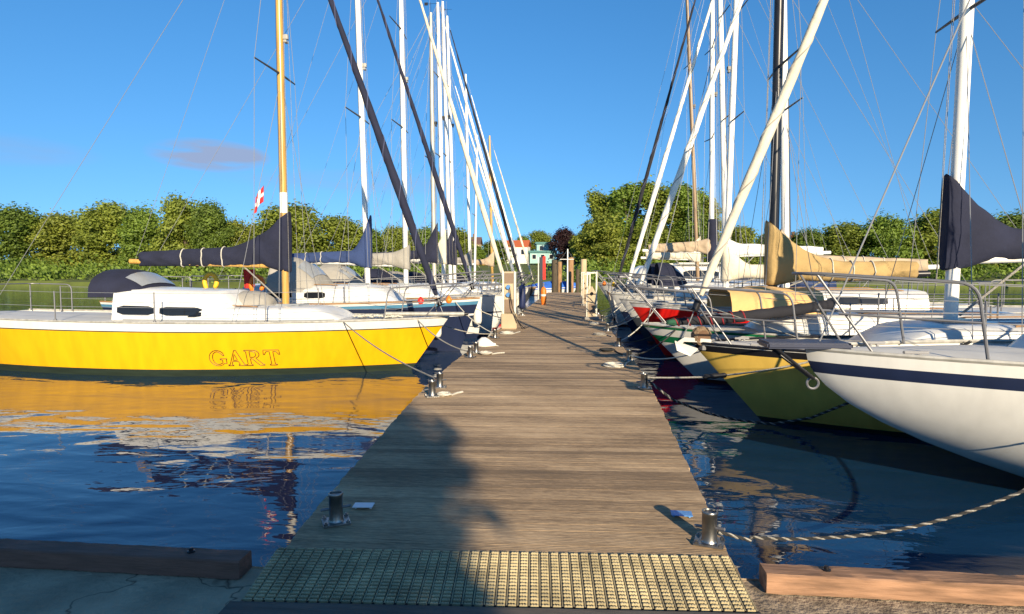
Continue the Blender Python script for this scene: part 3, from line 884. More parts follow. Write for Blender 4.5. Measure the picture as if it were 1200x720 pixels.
# pole stowed up the fore deck
# outlined lettering on the yellow topsides
def letters(polys, x0, dx, zb, zt, h, root, y_side=-1):
    """x along the hull (local, stern to bow), polys in unit boxes"""
    for name_, pls, wd in polys:
        mb = MB()
        for pl_ in pls:
            pts = []
            K = len(pl_)
            for i in range(K):
                a, b = pl_[i], pl_[(i + 1) % K]
                for q in range(3):
                    u, v = lerp(a[0], b[0], q / 3), lerp(a[1], b[1], q / 3)
                    pts.append(h.side_pt(x0 + u * wd, lerp(zb, zt, v), y_side, .004))
            mb.tube(pts, .0075, 4, 0, close=True)
        mb.build('lettering', letterm, root); x0 += wd + dx
def arc(cx, cy, rx, ry, a0, a1, n=12): return [(cx + rx * math.cos(R(lerp(a0, a1, i / n))), cy + ry * math.sin(R(lerp(a0, a1, i / n)))) for i in range(n + 1)]
LG = [arc(.48, .5, .48, .5, 46, 316, 16) + [(.97, .16), (.97, .42), (1.02, .46), (.62, .46), (.62, .40), (.74, .37), (.74, .18)] + arc(.49, .5, .30, .41, 302, 54, 14) + [(.82, .66), (.88, .66)]]
LA = [[(0, 0), (.30, 0), (.30, .05), (.22, .08), (.28, .28), (.60, .28), (.68, .08), (.60, .05), (.60, 0), (1, 0), (1, .05), (.93, .08), (.56, 1), (.46, 1), (.10, .08), (0, .05)], [(.32, .36), (.57, .36), (.44, .76)]]
LR = [[(0, 0), (.36, 0), (.36, .05), (.28, .09), (.28, .45), (.38, .45), (.70, .05), (.75, 0), (1, 0), (1, .05), (.92, .08), (.58, .48)] + arc(.50, .74, .30, .26, -60, 90, 8) + [(.0, 1), (.0, .95), (.09, .91), (.09, .09), (0, .05)], [(.28, .54), (.42, .54)] + arc(.44, .73, .18, .19, -80, 90, 6) + [(.28, .92)]]
LT = [[(.28, 0), (.72, 0), (.72, .05), (.61, .09), (.61, .90), (.80, .90), (.94, .70), (1, .70), (.98, 1), (.02, 1), (0, .70), (.06, .70), (.20, .90), (.39, .90), (.39, .09), (.28, .05)]]
def lx(u): return at(u, 421, 10.75).x - bx
zt_, zb_ = at(280, 412, 10.75).z, at(280, 431, 10.75).z
hullname = lx(241.5)
letters([('G', LG, .93 * (lx(265) - lx(245))), ('A', LA, .93 * (lx(284) - lx(264))), ('R', LR, .93 * (lx(309) - lx(288))), ('T', LT, .93 * (lx(328) - lx(309)))], hullname, .012, zb_, zt_, H1, L1)

# L2 navy hull, light blue stripe
bx, bz, xm, ln_ = place(15.2, 562, 350, 431, 335, 419, 0, -1)
H2 = Hull(9.4, 2.9, bz, bz - .12, bz - .08, rake=.5)
L2, _, _ = boat('navy hulled sloop with light blue stripe and blue boom cover beyond the yellow sloop', 15.2, bx, -1, H2,
    [(0, navy), (.68, navy), (.715, white), (.89, navy), (.955, bluestripe), (1.0, white)], toe=teak, cab=(-2.0, -5.8, .85, .46, [(.44, .58, .36, .68), (.66, .84, .36, .68)]), mast=(xm, 10.8, ln_, .07, alu),
    boom=(at(420, 306, 15.2).z, 3.1, bluecloth, 1.2, .34, .14, 0, .55), furl=(navycloth, .056, .93), detail=2)
sprayhood(L2, H2, -3.9, 1.2, .9, .85, H2.zm + .30, greycloth)
# L3 white
bx, bz, xm, ln_ = place(18.2, 600, 346, 476, 335, 470, 0, -1)
H3 = Hull(9.6, 3.0, bz, bz - .1, bz - .05, rake=.75)
L3, _, _ = boat('white sloop with grey boom cover and cream furled headsail, next to the navy hulled sloop', 18.2, bx, -1, H3,
    [(.04, navy), (.12, navy), (.60, white), (.63, navy), (1, white)], cab=(-2.1, -6, .9, .42, [(.5, .8, .35, .72)]), mast=(xm, 11.8, ln_, .075, alu),
    boom=(at(476, 309, 18.2).z, 3.6, greycloth, .62, .42, .17, 0, .6), furl=(creamcloth, .068, .985), detail=2)
sprayhood(L3, H3, -4.6, 1.1, .9, .7, H3.zm + .32, greycloth)

FAR = [
 # y, bow, mast base, mast at, top z, r, mast mat, boom cover, h0, furl, hull bands, label
 (21.0, (606, 343), (509, 320), (505, 20), 10.75, .075, alugrey, navycloth, 1.3, None, [(.05, antifoul), (.9, white), (.94, bluestripe), (1, white)], 'white sloop with a weathered bare aluminium mast and no furled headsail'),
 (23.6, (611, 343), (520, 325), (513, 0), 12.2, .08, alu, creamcloth, 1.3, (whitesail, .070, .985), [(.05, blackp), (.12, red), (1, white)], 'white sloop with a peaked cream sail cover and thick white furled headsail'),
 (26.3, (617, 341), (528, 318), (519, 0), 13.4, .08, alu, navycloth, 1.5, (blackcloth, .060, .97), [(.05, blackp), (.86, cream), (.92, green), (1, cream)], 'cream hulled sloop with black furled headsail and tall navy sail cover'),
 (29.0, (610, 340), (533, 318), (524, 6), 13.9, .08, alu, navycloth, 1.5, (whitesail, .060, .80), [(.05, blackp), (.9, white), (.94, navy), (1, white)], 'white sloop with navy sheer line, tall mast and headsail furled to three quarter height'),
 (31.8, (618, 339), (551, 315), (546, 88), 12.1, .075, alu, greycloth, .8, (whitesail, .060, .97), [(.05, antifoul), (.8, navy), (1, white)], 'two tone navy and white sloop with shorter white mast and grey boom cover'),
 (34.5, (621, 338), (556, 315), (559, 160), 9.6, .06, alu, None, 0, None, [(.05, blackp), (1, white)], 'small plain white sloop with a short thin mast and no sail cover'),
 (37.0, (629, 337), (577, 318), (574, 162), 10.1, .085, varnish, tancloth, .9, (creamcloth, .055, .97), [(.05, blackp), (.92, graphite), (1, teak)], 'dark hulled classic sloop with a golden varnished mast near the jetty end'),
]
lefts = []
for y, bw, mb_, mt, zt, r, mm, cm, h0, fu, bands, lab in FAR:
    bx, bz, xm, ln_ = place(y, *bw, *mb_, *mt, -1)
    bz = min(max(bz, 1.05), 1.4)
    h = Hull(8.6, 2.55, bz, bz - .1, bz - .05, rake=.7)
    o, _, _ = boat(lab, y, bx, -1, h, bands, cab=(-1.9, -5.2, .8, .42, [(.5, .8, .35, .72)]), mast=(xm, zt, ln_, r, mm), boom=(2.45, 3.2, cm, h0, .36, .15, 0, .7) , furl=fu, detail=1 if y < 30 else 0)
    sprayhood(o, h, -4.2, 1.0, .8, .6, bz + .2, (navycloth, greycloth)[len(lefts) % 2], win=False)
    lefts.append(o)

# ---------------------------------------------------------------- right row
# R1 yellow
bx, bz, _, _ = place(8.45, 811, 402, 1060, 380, 1060, 0, 1)
H4 = Hull(9.0, 2.9, bz, bz - .02, bz + .02, rake=.92)
R1, _, top4 = boat('yellow hulled yacht with dark rubbing strake and thick cream furled headsail on the right', 8.45, bx, 1, H4,
    [(.0, boot), (.06, boot), (.90, yellow2), (.985, blackp), (1, white)], cab=(-2.2, -6, .85, .36, [(.5, .8, .35, .72)]), mast=(-3.25, 9.9, -.01, .08, alu),
    boom=(2.2, 3.4, navycloth, 1.1, .42, .15, 0, 1.0), furl=(creamcloth, .060, .985), detail=2, toe=blackp, pulpit_over=.16, stanch_h=.66, drum=.62, fs_off=.14)
# R2 white with green stripe
bx, bz, xm, ln_ = place(11.3, 752, 380, 905, 340, 913, 0, 1)
H5 = Hull(9.6, 2.95, bz, bz - .14, bz - .08, rake=1.05)
R2, _, _ = boat('white yacht with green stripe, black mast and ochre sail cover behind the right yellow hull', 11.3, bx, 1, H5,
    [(-.02, antifoul), (.07, antifoul), (.70, white), (.82, green), (.95, white), (1, green)], cab=(-1.9, -6, .9, .40, [(.55, .8, .35, .72)]), mast=(xm, 10.6, ln_, .078, blackspar),
    boom=(at(905, 322, 11.3).z, 2.6, ochre, 1.02, .44, .20, .12, 1.2), furl=None, detail=2)
# apricot cockpit tent slung across R2's deck
mb = MB(); x0, x1 = bx - at(858, 350, 10.35).x, bx - at(968, 350, 10.35).x
zr, ze = at(900, 343, 10.6).z, at(900, 367, 10.35).z
rings = []
for i in range(19):
    x = lerp(x0, x1, i / 18); sg = .02 * math.sin(i / 18 * math.pi * 3) + .008 * math.sin(i * 2.3)
    ring = [Vector((x, sd * yy, zz - sg * q)) for sd, yy, zz, q in ((1, .99, ze, 0), (1, .93 + sg * .4, lerp(ze, zr, .5), .5), (1, .80, zr, 1), (1, .35, zr + .07, 1), (-1, .35, zr + .07, 1), (-1, .80, zr, 1), (-1, .93, lerp(ze, zr, .5), .5), (-1, .99, ze, 0))]
    rings.append(ring + [p + Vector((0, 0, -.012)) for p in ring[::-1]])
mb.loft(rings); mb.build('deck_tent', orangecloth, R2, smooth=50)
# R3 red
bx, bz, xm, ln_ = place(14.3, 738, 355, 921, 330, 918, 0, 1)
H6 = Hull(9.4, 2.9, bz, bz - .10, bz - .1, rake=.85)
R3, _, _ = boat('red hulled yacht with white toe rail and long cream furled headsail, third on the right', 14.3, bx, 1, H6,
    [(-.02, antifoul), (.06, antifoul), (.93, red), (1, white)], cab=(-2, -6, .9, .42, [(.5, .8, .35, .72)]), mast=(xm, 10.2, ln_, .085, alu),
    boom=(at(921, 315, 14.3).z, 3.2, tancloth, .95, .40, .16, 0, .7), furl=(whitesail, .068, .985), detail=2)
# R4 dark
bx, bz, xm, ln_ = place(17.3, 726, 351, 850, 335, 863, 0, 1)
H7 = Hull(9.4, 2.9, bz, bz - .15, bz - .1, rake=.8)
R4, _, _ = boat('white topped dark sloop with white mast and pale draped sail cover beyond the red hull', 17.3, bx, 1, H7,
    [(.05, antifoul), (.60, graphite), (1, white)], cab=(-2, -6, .9, .42, [(.5, .8, .35, .72)]), mast=(xm, 11.4, ln_, .08, alu),
    boom=(at(850, 322, 17.3).z, 3.3, creamcloth, 1.05, .42, .2, .1, .8), furl=(whitesail, .058, .985), detail=1)
sprayhood(R4, H7, -4.3, 1.1, .9, .7, H7.zm + .3, bluecloth)
# R5
bx, bz, xm, ln_ = place(20.3, 716, 345, 851, 335, 844, 0, 1)
H8 = Hull(9.2, 2.8, bz, bz - .1, bz - .1, rake=.7)
R5, _, _ = boat('navy and white sloop with black furled headsail and tall white mast in the right row', 20.3, bx, 1, H8,
    [(.05, antifoul), (.55, navy), (1, white)], cab=(-2, -6, .85, .42, [(.5, .8, .35, .72)]), mast=(xm, 12.9, ln_, .085, alu), boom=(2.55, 3.2, whitesail, .7, .42, .16, 0, .6), furl=(blackcloth, .052, .985), detail=1)
# R6, R7 moored stern to the jetty
def stern_to(y, su, mu, mv, tu, tv, L, zt, r, mm, cover, h0, boom_z, boom_len, bands, lab, hood):
    b = at(su, 340, y); m = at(mu, mv, y); t = at(tu, tv, y)
    h = Hull(L, 2.8, 1.35, 1.2, 1.15, rake=.7)
    aft = m.x - b.x
    o, _, _ = boat(lab, y, b.x, 1, h, bands, cab=(-2.1, -(L - 2.2), .85, .42, [(.5, .8, .35, .72)]), mast=(-(L - aft), zt, (t.x - m.x) / (t.z - m.z), r, mm), boom=(boom_z, boom_len, cover, h0, .46, .17, 0, .8), furl=None, detail=1, stern_in=True)
    sprayhood(o, h, -(L - aft) - .9, 1.1, .9, .85, 1.45, hood)
    return o
R6 = stern_to(23.3, 716, 834, 325, 835, 0, 9.2, 13.0, .085, alu, tancloth, .62, 2.75, 2.5, [(.05, antifoul), (.9, white), (.94, navy), (1, white)], 'white yacht lying stern to the jetty with a tan boom cover and navy sprayhood', navycloth)
mb = MB(); p = Vector((-(9.2 - (at(834, 325, 23.3).x - at(716, 340, 23.3).x)), 0, 0))
mb.tube([p + Vector((0, 0, 2.35)), p + Vector((0, 0, 3.9))], [.20, .17], 14); mb.build('mast_collar_cover', navycloth, R6, smooth=60)
R7 = stern_to(26.3, 712, 818, 320, 806, 2, 9.0, 13.6, .075, brownspar, creamcloth, 1.0, 2.55, 2.3, [(.05, antifoul), (.9, cream), (1, teak)], 'cream yacht lying stern to the jetty with a brown mast and peaked cream cover', navycloth)

# small motor cruisers further down the right side
def cruiser(y, bx, lab, hm, hood_m):
    h = Hull(7.5, 2.6, 1.35, 1.1, 1.0, rake=.9, tw=.9)
    o, _, _ = boat(lab, y, bx, 1, h, [(.06, antifoul), (.8, hm), (1, white)], cab=(-1.7, -5.6, .95, 1.15, [(.25, .48, .55, .84), (.52, .92, .50, .84)]), detail=0, name='motor_cruiser', cat='motorboat', group='motor cruisers at the far end of the right row')
    b = MB(); b.box((-4.6, 0, 2.36), (2.2, 1.5, .06)); b.build('roof', white, o, bevel=.02)
    b = MB(); bent_tube(b, [(-5.4, -.9, 1.1), (-5.5, -.85, 2.7), (-5.5, .85, 2.7), (-5.4, .9, 1.1)], .03); b.build('radar_arch', steel, o)
    sprayhood(o, h, -5.3, 1.6, 1.0, 1.1, 1.05, hood_m, win=False)
    return o
cruiser(29.4, 1.15, 'white motor cruiser with tall cabin and navy stern hood', white, navycloth)
cruiser(32.6, 1.2, 'blue and white motor cruiser with beige stern hood', bluestripe, tancloth)
cruiser(35.8, 1.2, 'cream and white motor cruiser, last of the right row', cream, greycloth)

# R0 white yacht nearest on the right, its bow just reaching towards the jetty
yb = 5.75; b0 = at(944, 410, yb)
H0 = Hull(8.8, 2.7, 1.30, 1.24, 1.2, rake=2.5, stem=1.9)
R0, _, _ = boat('white yacht with navy bowsprit platform, nearest bow on the right', yb, b0.x, 1, H0,
    [(.05, antifoul), (.12, navy), (.84, white), (.92, navy), (1, white)], cab=(-2.0, -6, .85, .40, [(.5, .8, .35, .72)]), mast=(-3.3, 9.6, 0, .075, alu), boom=(2.3, 3.2, bluecloth, 1.0, .4, .15, 0, .8), furl=None, detail=2, pulpit_over=.1)
b = MB(); b.box((.02, 0, 1.345), (.72, .34, .055)); b.build('bowsprit_platform', navy, R0, bevel=.015)
for s in (-1, 1):
    b = MB(); b.tube([(.30, .12 * s, 1.32), (-.06, .05 * s, 1.04)], .016, 8); b.build('bowsprit_strut', blackp, R0)
b = MB(); b.tube([(-.07 + .05 * math.cos(a), 0, .99 + .05 * math.sin(a)) for a in [2 * math.pi * k / 16 for k in range(16)]], .011, 6, 0, close=True); b.build('bow_ring', steel, R0)
# ================================================================== FAR SHORE
def leaf_cloud(lobes, n, size, seed, spread=.38):
    rr = random.Random(seed); V = []; Fc = []
    wts = [l[3] ** 2 for l in lobes]
    for _ in range(n):
        cx, cy, cz, rad, sq = rr.choices(lobes, wts)[0]
        d = Vector((rr.gauss(0, 1), rr.gauss(0, 1), rr.gauss(0, 1))).normalized()
        k = rad * (1.0 + rr.gauss(0, spread))
        p = Vector((cx, cy, cz)) + Vector((d.x * k, d.y * k, d.z * k * sq))
        nrm = (d + Vector((rr.gauss(0, .6), rr.gauss(0, .6), rr.gauss(0, .6) + .25))).normalized()
        u = nrm.cross(Vector((rr.random(), rr.random(), rr.random()))).normalized(); w = nrm.cross(u)
        a = size * rr.uniform(.55, 1.25); b = a * rr.uniform(.5, .9)
        o = len(V)
        V += [tuple(p - u * a), tuple(p - w * b + nrm * a * .15), tuple(p + u * a), tuple(p + w * b + nrm * a * .15)]
        Fc.append((o, o + 1, o + 2, o + 3))
    return V, Fc
def mesh_obj(name, V, Fc, m, parent=None):
    me = bpy.data.meshes.new(name); me.from_pydata(V, [], Fc); me.materials.append(m)
    o = bpy.data.objects.new(name, me); COL.objects.link(o)
    if parent: o.parent = parent
    return o
def make_tree(h, w, leaf, n, seed, shape='round', base=.18, size=.32):
    rr = random.Random(seed); root = thing('tree', None, None)
    lobes = []; nl = 80 if shape == 'round' else 80
    for i in range(nl):
        if shape == 'round':
            a = rr.uniform(0, 2 * math.pi); zf = rr.uniform(0, 1) ** .8
            prof = math.sin(math.pi * min(.96, .26 + .70 * zf)) ** .55
            rd = w / 2 * prof * rr.uniform(.10, .92)
            lobes.append((rd * math.cos(a), rd * math.sin(a), h * (base + .06 + (1 - base - .16) * zf), w * rr.uniform(.05, .18), rr.uniform(.6, 1.2)))
        else:
            a = rr.uniform(0, 2 * math.pi); zf = rr.uniform(0, 1)
            prof = .55 + .45 * math.sin(math.pi * min(1, .2 + .75 * zf))
            rd = w / 2 * prof * rr.uniform(.1, .9)
            lobes.append((rd * math.cos(a), rd * math.sin(a), h * (base + (1 - base - .10) * zf), w * rr.uniform(.05, .14), rr.uniform(1.0, 1.9)))
    V, Fc = leaf_cloud(lobes, n, size, seed)
    mb = MB(); tr = w * .035 + .08
    mb.tube([(0, 0, -.4), (0, 0, h * .06), (.03 * w, 0, h * .3), (-.02 * w, .02 * w, h * .6), (0, 0, h * .85)], [tr * 1.5, tr, tr * .8, tr * .5, tr * .12], 8)
    for l in lobes[:9]:
        z0 = h * rr.uniform(.2, .5); mb.tube([(0, 0, z0), (l[0] * .5, l[1] * .5, lerp(z0, l[2], .6)), (l[0], l[1], l[2])], [tr * .45, tr * .3, tr * .1], 5)
    mb.build('trunk', bark, root); mesh_obj('crown', V, Fc, leaf, root)
    return root
PROTO = {}
def proto(k):
    if k not in PROTO:
        kind, leaf, sd = k
        PROTO[k] = make_tree(10, 7.5, leaf, 19000, sd, 'round', .0, .19) if kind == 'r' else make_tree(15, 6.2, leaf, 20000, sd, 'poplar', .05, .20)
        return PROTO[k], True
    return PROTO[k], False
def tree(u, v, wpx, y, kind, leaf, sd, label, group):
    top = at(u, v, y); k = (kind, leaf, sd)
    o, new = proto(k)
    if not new: o = copy_tree(o)
    g = gz(top.x, y); H = (10, 15)[kind == 'p'] * (1.06, 1.0)[kind == 'p']; Wd = (7.5, 6.2)[kind == 'p'] * .98
    o.location = (top.x, y, g - .1); wf = random.uniform(1.0, 1.25); o.scale = (wf * wpx / F * y / Wd, wf * wpx / F * y / Wd, (top.z - g) / H)
    o.rotation_euler.z = random.uniform(0, 6.28); tag(o, label, 'tree', group)
    return o
GL, GR = 'trees on the far bank behind the left boats', 'trees on the far bank behind the right boats'
TR = [
 (246, 233, 52, 94, 'r', leaf_dark, 1, 'tall dark tree at the left edge of the bank beyond the navy boom cover', GL),
 (268, 254, 46, 98, 'r', leaf_light, 2, 'yellow green tree between the tall dark tree and the flag', GL),
 (295, 259, 42, 101, 'r', leaf_olive, 3, 'lower olive tree directly under the red and white flag', GL),
 (336, 235, 84, 96, 'r', leaf_olive, 4, 'broad rounded olive tree behind the varnished mast', GL),
 (398, 251, 54, 100, 'r', leaf_olive, 3, 'rounded tree behind the white mast with blue cover', GL),
 (433, 266, 40, 104, 'r', leaf_green, 5, 'small green tree just beyond the blue peaked sail cover', GL),
 (466, 262, 44, 102, 'r', leaf_olive, 2, 'olive tree behind the third white mast of the left row', GL),
 (500, 264, 40, 104, 'r', leaf_green, 5, 'green tree behind the cluster of left masts', GL),
 (532, 266, 44, 108, 'r', leaf_olive, 4, 'olive tree above the navy peaked sail covers', GL),
 (556, 286, 30, 118, 'r', leaf_green, 5, 'small tree beside the cream house', GL),
 (580, 280, 38, 128, 'r', leaf_dark, 1, 'dark tree left of the orange roofed house', GL),
 (613, 275, 22, 150, 'r', leaf_green, 5, 'slim tree rising just right of the orange roof', GL),
 (633, 269, 30, 150, 'r', leaf_olive, 3, 'olive tree rising behind the teal house', GL),
 (662, 267, 36, 134, 'r', leaf_purple, 6, 'dark purple copper beech right of the teal house', GL),
 (684, 270, 34, 128, 'r', leaf_dark, 1, 'dark tree squeezed between the copper beech and the willow', GL),
 (705, 222, 46, 100, 'p', leaf_olive, 7, 'leftmost tall poplar of the big clump on the right', GR),
 (736, 212, 52, 98, 'p', leaf_green, 8, 'tallest poplar in the middle of the big clump', GR),
 (770, 211, 52, 99, 'p', leaf_olive, 7, 'tall poplar between the two long cream furled sails', GR),
 (802, 212, 48, 98, 'p', leaf_green, 8, 'tall poplar behind the brown mast', GR),
 (828, 224, 34, 101, 'p', leaf_olive, 7, 'rightmost poplar of the clump beside the navy mast collar', GR),
 (706, 250, 66, 91, 'r', leaf_light, 9, 'pale bushy willow in front of the poplar clump', GR),
 (762, 262, 60, 93, 'r', leaf_olive, 9, 'dense low tree at the foot of the poplars', GR),
 (812, 266, 48, 94, 'r', leaf_dark, 1, 'dark low tree at the right foot of the poplars', GR),
 (868, 263, 44, 104, 'r', leaf_olive, 3, 'olive tree right of the white mast with draped cover', GR),
 (904, 270, 40, 108, 'r', leaf_green, 5, 'green tree behind the black mast', GR),
 (946, 266, 42, 102, 'r', leaf_dark, 1, 'dark round tree above the end of the ochre cover', GR),
 (214, 226, 62, 95, 'r', leaf_olive, 4, 'big olive tree left of the tall dark tree on the bank', GL),
 (166, 240, 56, 97, 'r', leaf_green, 5, 'green tree on the bank above the stern of the yellow sloop', GL),
 (120, 234, 62, 98, 'r', leaf_olive, 3, 'wide olive tree further left along the bank', GL),
 (68, 246, 60, 100, 'r', leaf_light, 2, 'yellow green tree near the left end of the bank', GL),
 (20, 238, 66, 98, 'r', leaf_dark, 1, 'dark tree at the very left end of the bank', GL),
 (990, 258, 54, 101, 'r', leaf_olive, 4, 'olive tree right of the dark round tree', GR),
 (1038, 250, 60, 99, 'r', leaf_green, 5, 'green tree behind the mast of the right yellow yacht', GR),
 (1092, 244, 64, 100, 'r', leaf_olive, 3, 'wide olive tree behind the nearest right yacht', GR),
 (1146, 256, 58, 101, 'r', leaf_light, 2, 'yellow green tree near the right end of the bank', GR),
 (1196, 246, 64, 100, 'r', leaf_dark, 1, 'dark tree at the very right end of the bank', GR),
]
for a in TR: tree(*a)

# low shrubs along the bank
lobes = []
for i in range(560):
    x = random.uniform(-95, 95)
    y = 76 + 4 * math.sin(x * .05) + .03 * x + random.uniform(.6, 12)
    px = 674 + x / y * F
    if 555 < px < 668 and random.random() < .93: continue
    lobes.append((x, y, gz(x, y) + random.uniform(.2, 1.5), random.uniform(.8, 1.7), .85))
V, Fc = leaf_cloud(lobes, 24000, .24, 77)
tag(mesh_obj('shrubbery', V, Fc, leaf_green), kind='stuff')

def house(label, u, v0, v1, wpx, y, wall_m, roof_m, rows=1, flat=False, depth=6):
    b = at(u, v1, y); w = wpx / F * y; h = (v1 - v0) / F * y
    g = min(b.z, gz(b.x, y))
    t = thing('house', label, 'house', (b.x, y, b.z), random.uniform(-.15, .15), 'houses on the far shore')
    wh = h * (.62 if not flat else .8)
    mb = MB(); mb.box((0, depth / 2, (wh + g - b.z - .5) / 2), (w, depth, wh - (g - b.z - .5))); mb.build('wall', wall_m, t, smooth=0)
    mb = MB(); o = .25
    if flat: mb.box((0, depth / 2, wh + (h - wh) / 2), (w + .6, depth + .6, h - wh))
    else:
        mb.loft([[Vector((x, -o, wh)), Vector((x, depth / 2, h)), Vector((x, depth + o, wh)), Vector((x, depth + o, wh - .12)), Vector((x, depth / 2, h - .16)), Vector((x, -o, wh - .12))] for x in (-w / 2 - o, w / 2 + o)])
    rf = mb.build('roof', roof_m, t, smooth=0)
    if not flat:
        mb = MB(); mb.box((w * .2, depth / 2, h + .2), (.5, .5, .9)); mb.build('chimney', roofb, rf, smooth=0)
    nw = max(2, int(w / 1.7))
    for r in range(rows):
        for i in range(nw):
            x = -w / 2 + w * (i + .5) / nw; z = wh * (r + .5) / rows
            mb = MB(); mb.box((x, -.02, z), (.95, .06, min(1.2, wh / rows * .6))); f = mb.build('window', white, t, smooth=0)
            mb = MB(); mb.box((x, -.055, z), (.78, .03, min(1.2, wh / rows * .6) - .16)); mb.build('pane', glassd, f, smooth=0)
    return t
house('white house with an orange tiled roof on the far shore', 603, 281, 302, 30, 132, wallw, roofr, 1)
house('low house with green roof edge below the teal house', 636, 294, 306, 30, 134, wallt, roofg, 1, True)
house('teal house with dark teal roof on the slope beyond the jetty end', 640, 284, 296, 22, 139, wallt, roofg, 1, True)
house('cream house half hidden by trees behind the left masts', 549, 277, 300, 26, 122, wallc, roofb, 2)
house('long house with a brown roof behind the left mast cluster', 500, 274, 292, 46, 116, wallw, roofb, 1)
house('white house glimpsed between trees right of the black mast', 930, 276, 300, 26, 118, wallw, roofr, 1)

# ================================================================== JETTY FURNITURE
def bollard(x, y, label, pin=0.0):
    z = pz(y)
    t = thing('bollard', label, 'bollard', (x, y, z), pin, 'steel mooring bollards along the jetty')
    b = MB(); b.box((0, 0, .007), (.17, .15, .012)); pb = b.build('base_plate', galv, t, bevel=.004)
    for sx in (-1, 1):
        for sy in (-1, 1):
            k = MB(); k.lathe([(.013, 0), (.013, .009), (.006, .010), (.006, .018), (0, .018)], (sx * .068, sy * .058, .0131), 6); k.build('bolt', galv, pb, smooth=0)
    b = MB(); b.lathe([(.050, .0135), (.047, .020), (.044, .028), (.0435, .175), (.046, .180), (.047, .190), (.044, .195), (.038, .195), (.036, .186), (.0, .182)], n=28); b.build('post', galv, t)
    b = MB(); b.tube([(.088, -.04, .113), (-.088, .04, .077)], .009, 10); b.build('cross_pin', steel, t)
    return t
BL = [(3.72, 'nearest steel bollard on the left jetty edge, in the shade'), (7.25, 'left steel bollard opposite the bow of the yellow sloop, front of a pair'), (7.75, 'left steel bollard behind its twin by the yellow sloop'),
      (10.5, 'left steel bollard under the bow of the navy sloop'), (11.1, 'left steel bollard just past the navy bow, with the white buoy'), (13.6, 'left steel bollard beside the white bow'), (17.6, 'left steel bollard beyond the service pedestal'), (20.6, 'left steel bollard before the red marker')]
for y, l in BL: bollard(pl(y) + .19, y, l, random.uniform(-.5, .5))
BR = [(3.66, 'nearest steel bollard on the right jetty edge, in full sun'), (7.95, 'right steel bollard with the braided rope opposite the yellow bow'), (10.35, 'right steel bollard beside the coiled white rope'),
      (12.3, 'right steel bollard beside the red hull'), (15.4, 'right steel bollard beside the dark lower hull of the fourth yacht'), (18.4, 'right steel bollard before the beige pedestal'), (21.5, 'right steel bollard beyond the first beige pedestal')]
for y, l in BR: bollard(pr(y) - .09, y, l, random.uniform(-.5, .5))
def plate(x, y, m, label, rz):
    z = pz(y); b = MB(); b.box((0, 0, .022), (.135, .085, .006)); b.box((-.05, 0, .010), (.012, .03, .02)); b.box((.05, 0, .010), (.012, .03, .02))
    return tag(b.build('berth_plate', m, bevel=.002, loc=(x, y, z), rz=rz), label, 'plate', 'small berth plates on the deck')
plate(pl(3.95) + .31, 3.95, platew, 'pale small berth plate beside the nearest left bollard', .1)
plate(pr(4.02) - .20, 4.02, plated, 'blue small berth plate beside the nearest right bollard', -.06)

def pedestal(x, y, label, h, w, style):
    z = pz(y); t = thing('service_pedestal', label, 'pedestal', (x, y, z), 0, 'service pedestals on the jetty')
    if style == 0:
        b = MB(); b.box((0, 0, .20), (w * 1.15, .30, .40)); b.build('base', pedm, t, bevel=.02)
        b = MB(); b.box((0, .02, .40 + (h - .40) / 2), (w * .70, .18, h - .42)); bd = b.build('body', pedm, t, bevel=.01)
        b = MB(); b.box((0, -.078, h - .18), (w * .62, .03, .26)); b.build('top_panel', pedg, bd)
        b = MB(); b.box((0, -.078, .60), (w * .62, .03, .34)); b.build('lower_panel', pedg, bd)
        for i in range(2):
            b = MB(); b.cyl((-.02, -.065, .90 + .20 * i), (-.02, -.14, .885 + .20 * i), .055, 14); b.build('socket', plated, bd)
        for s in (-1, 1):
            b = MB(); b.box((s * w * .43, 0, h / 2 + .14), (.05, .22, h - .3)); b.build('side_post', cream, t, bevel=.008)
        for k in range(2):
            b = MB(); b.tube([(.02, -.14, .88 + .2 * k), (.10, -.26, .6), (w * .5 + .06, -.2 - .05 * k, .22), (w * .5 + .16 + .06 * k, -.05, .015), (w * .5 + .2 + .1 * k, .5, .012)], .011, 6); b.build('cable', rubber, t)
    else:
        for s in (-1, 1):
            b = MB(); b.box((s * w * .42, 0, h / 2), (.05, .12, h)); b.build('side_post', cream, t, bevel=.006)
        b = MB(); b.box((0, 0, h - .03), (w * .78, .11, .05)); b.build('top_bar', cream, t)
        b = MB(); zz = h * .56
        b.loft([[(-w * .36, yy, .02), (w * .36, yy, .02), (w * .36, yy, zz), (0, yy, zz + .22), (-w * .36, yy, zz)] for yy in (-.09, .09)]); bd = b.build('body', pedm, t, smooth=0)
        b = MB(); b.cyl((0, -.085, zz - .02), (0, -.13, zz - .03), .05, 12); b.build('socket', rubber, bd)
        b = MB(); b.box((0, -.095, .34), (w * .5, .02, .3)); b.build('panel', pedg, bd)
        b = MB(); b.box((0, -.02, .04), (w * 1.3, .34, .08)); b.build('base', concrete, t, bevel=.01)
    return t
pedestal(-1.70, 15.9, 'tall beige service pedestal with two blue sockets at the left jetty edge', 1.5, .35, 0)
pedestal(.52, 19.3, 'nearer beige pedestal with an open frame top on the right jetty edge', 1.48, .34, 1)
pedestal(.50, 27.0, 'middle beige pedestal with an open frame top on the right side', 1.40, .34, 1)
pedestal(.52, 36.0, 'farthest beige pedestal with an open frame top on the right side', 1.45, .34, 1)

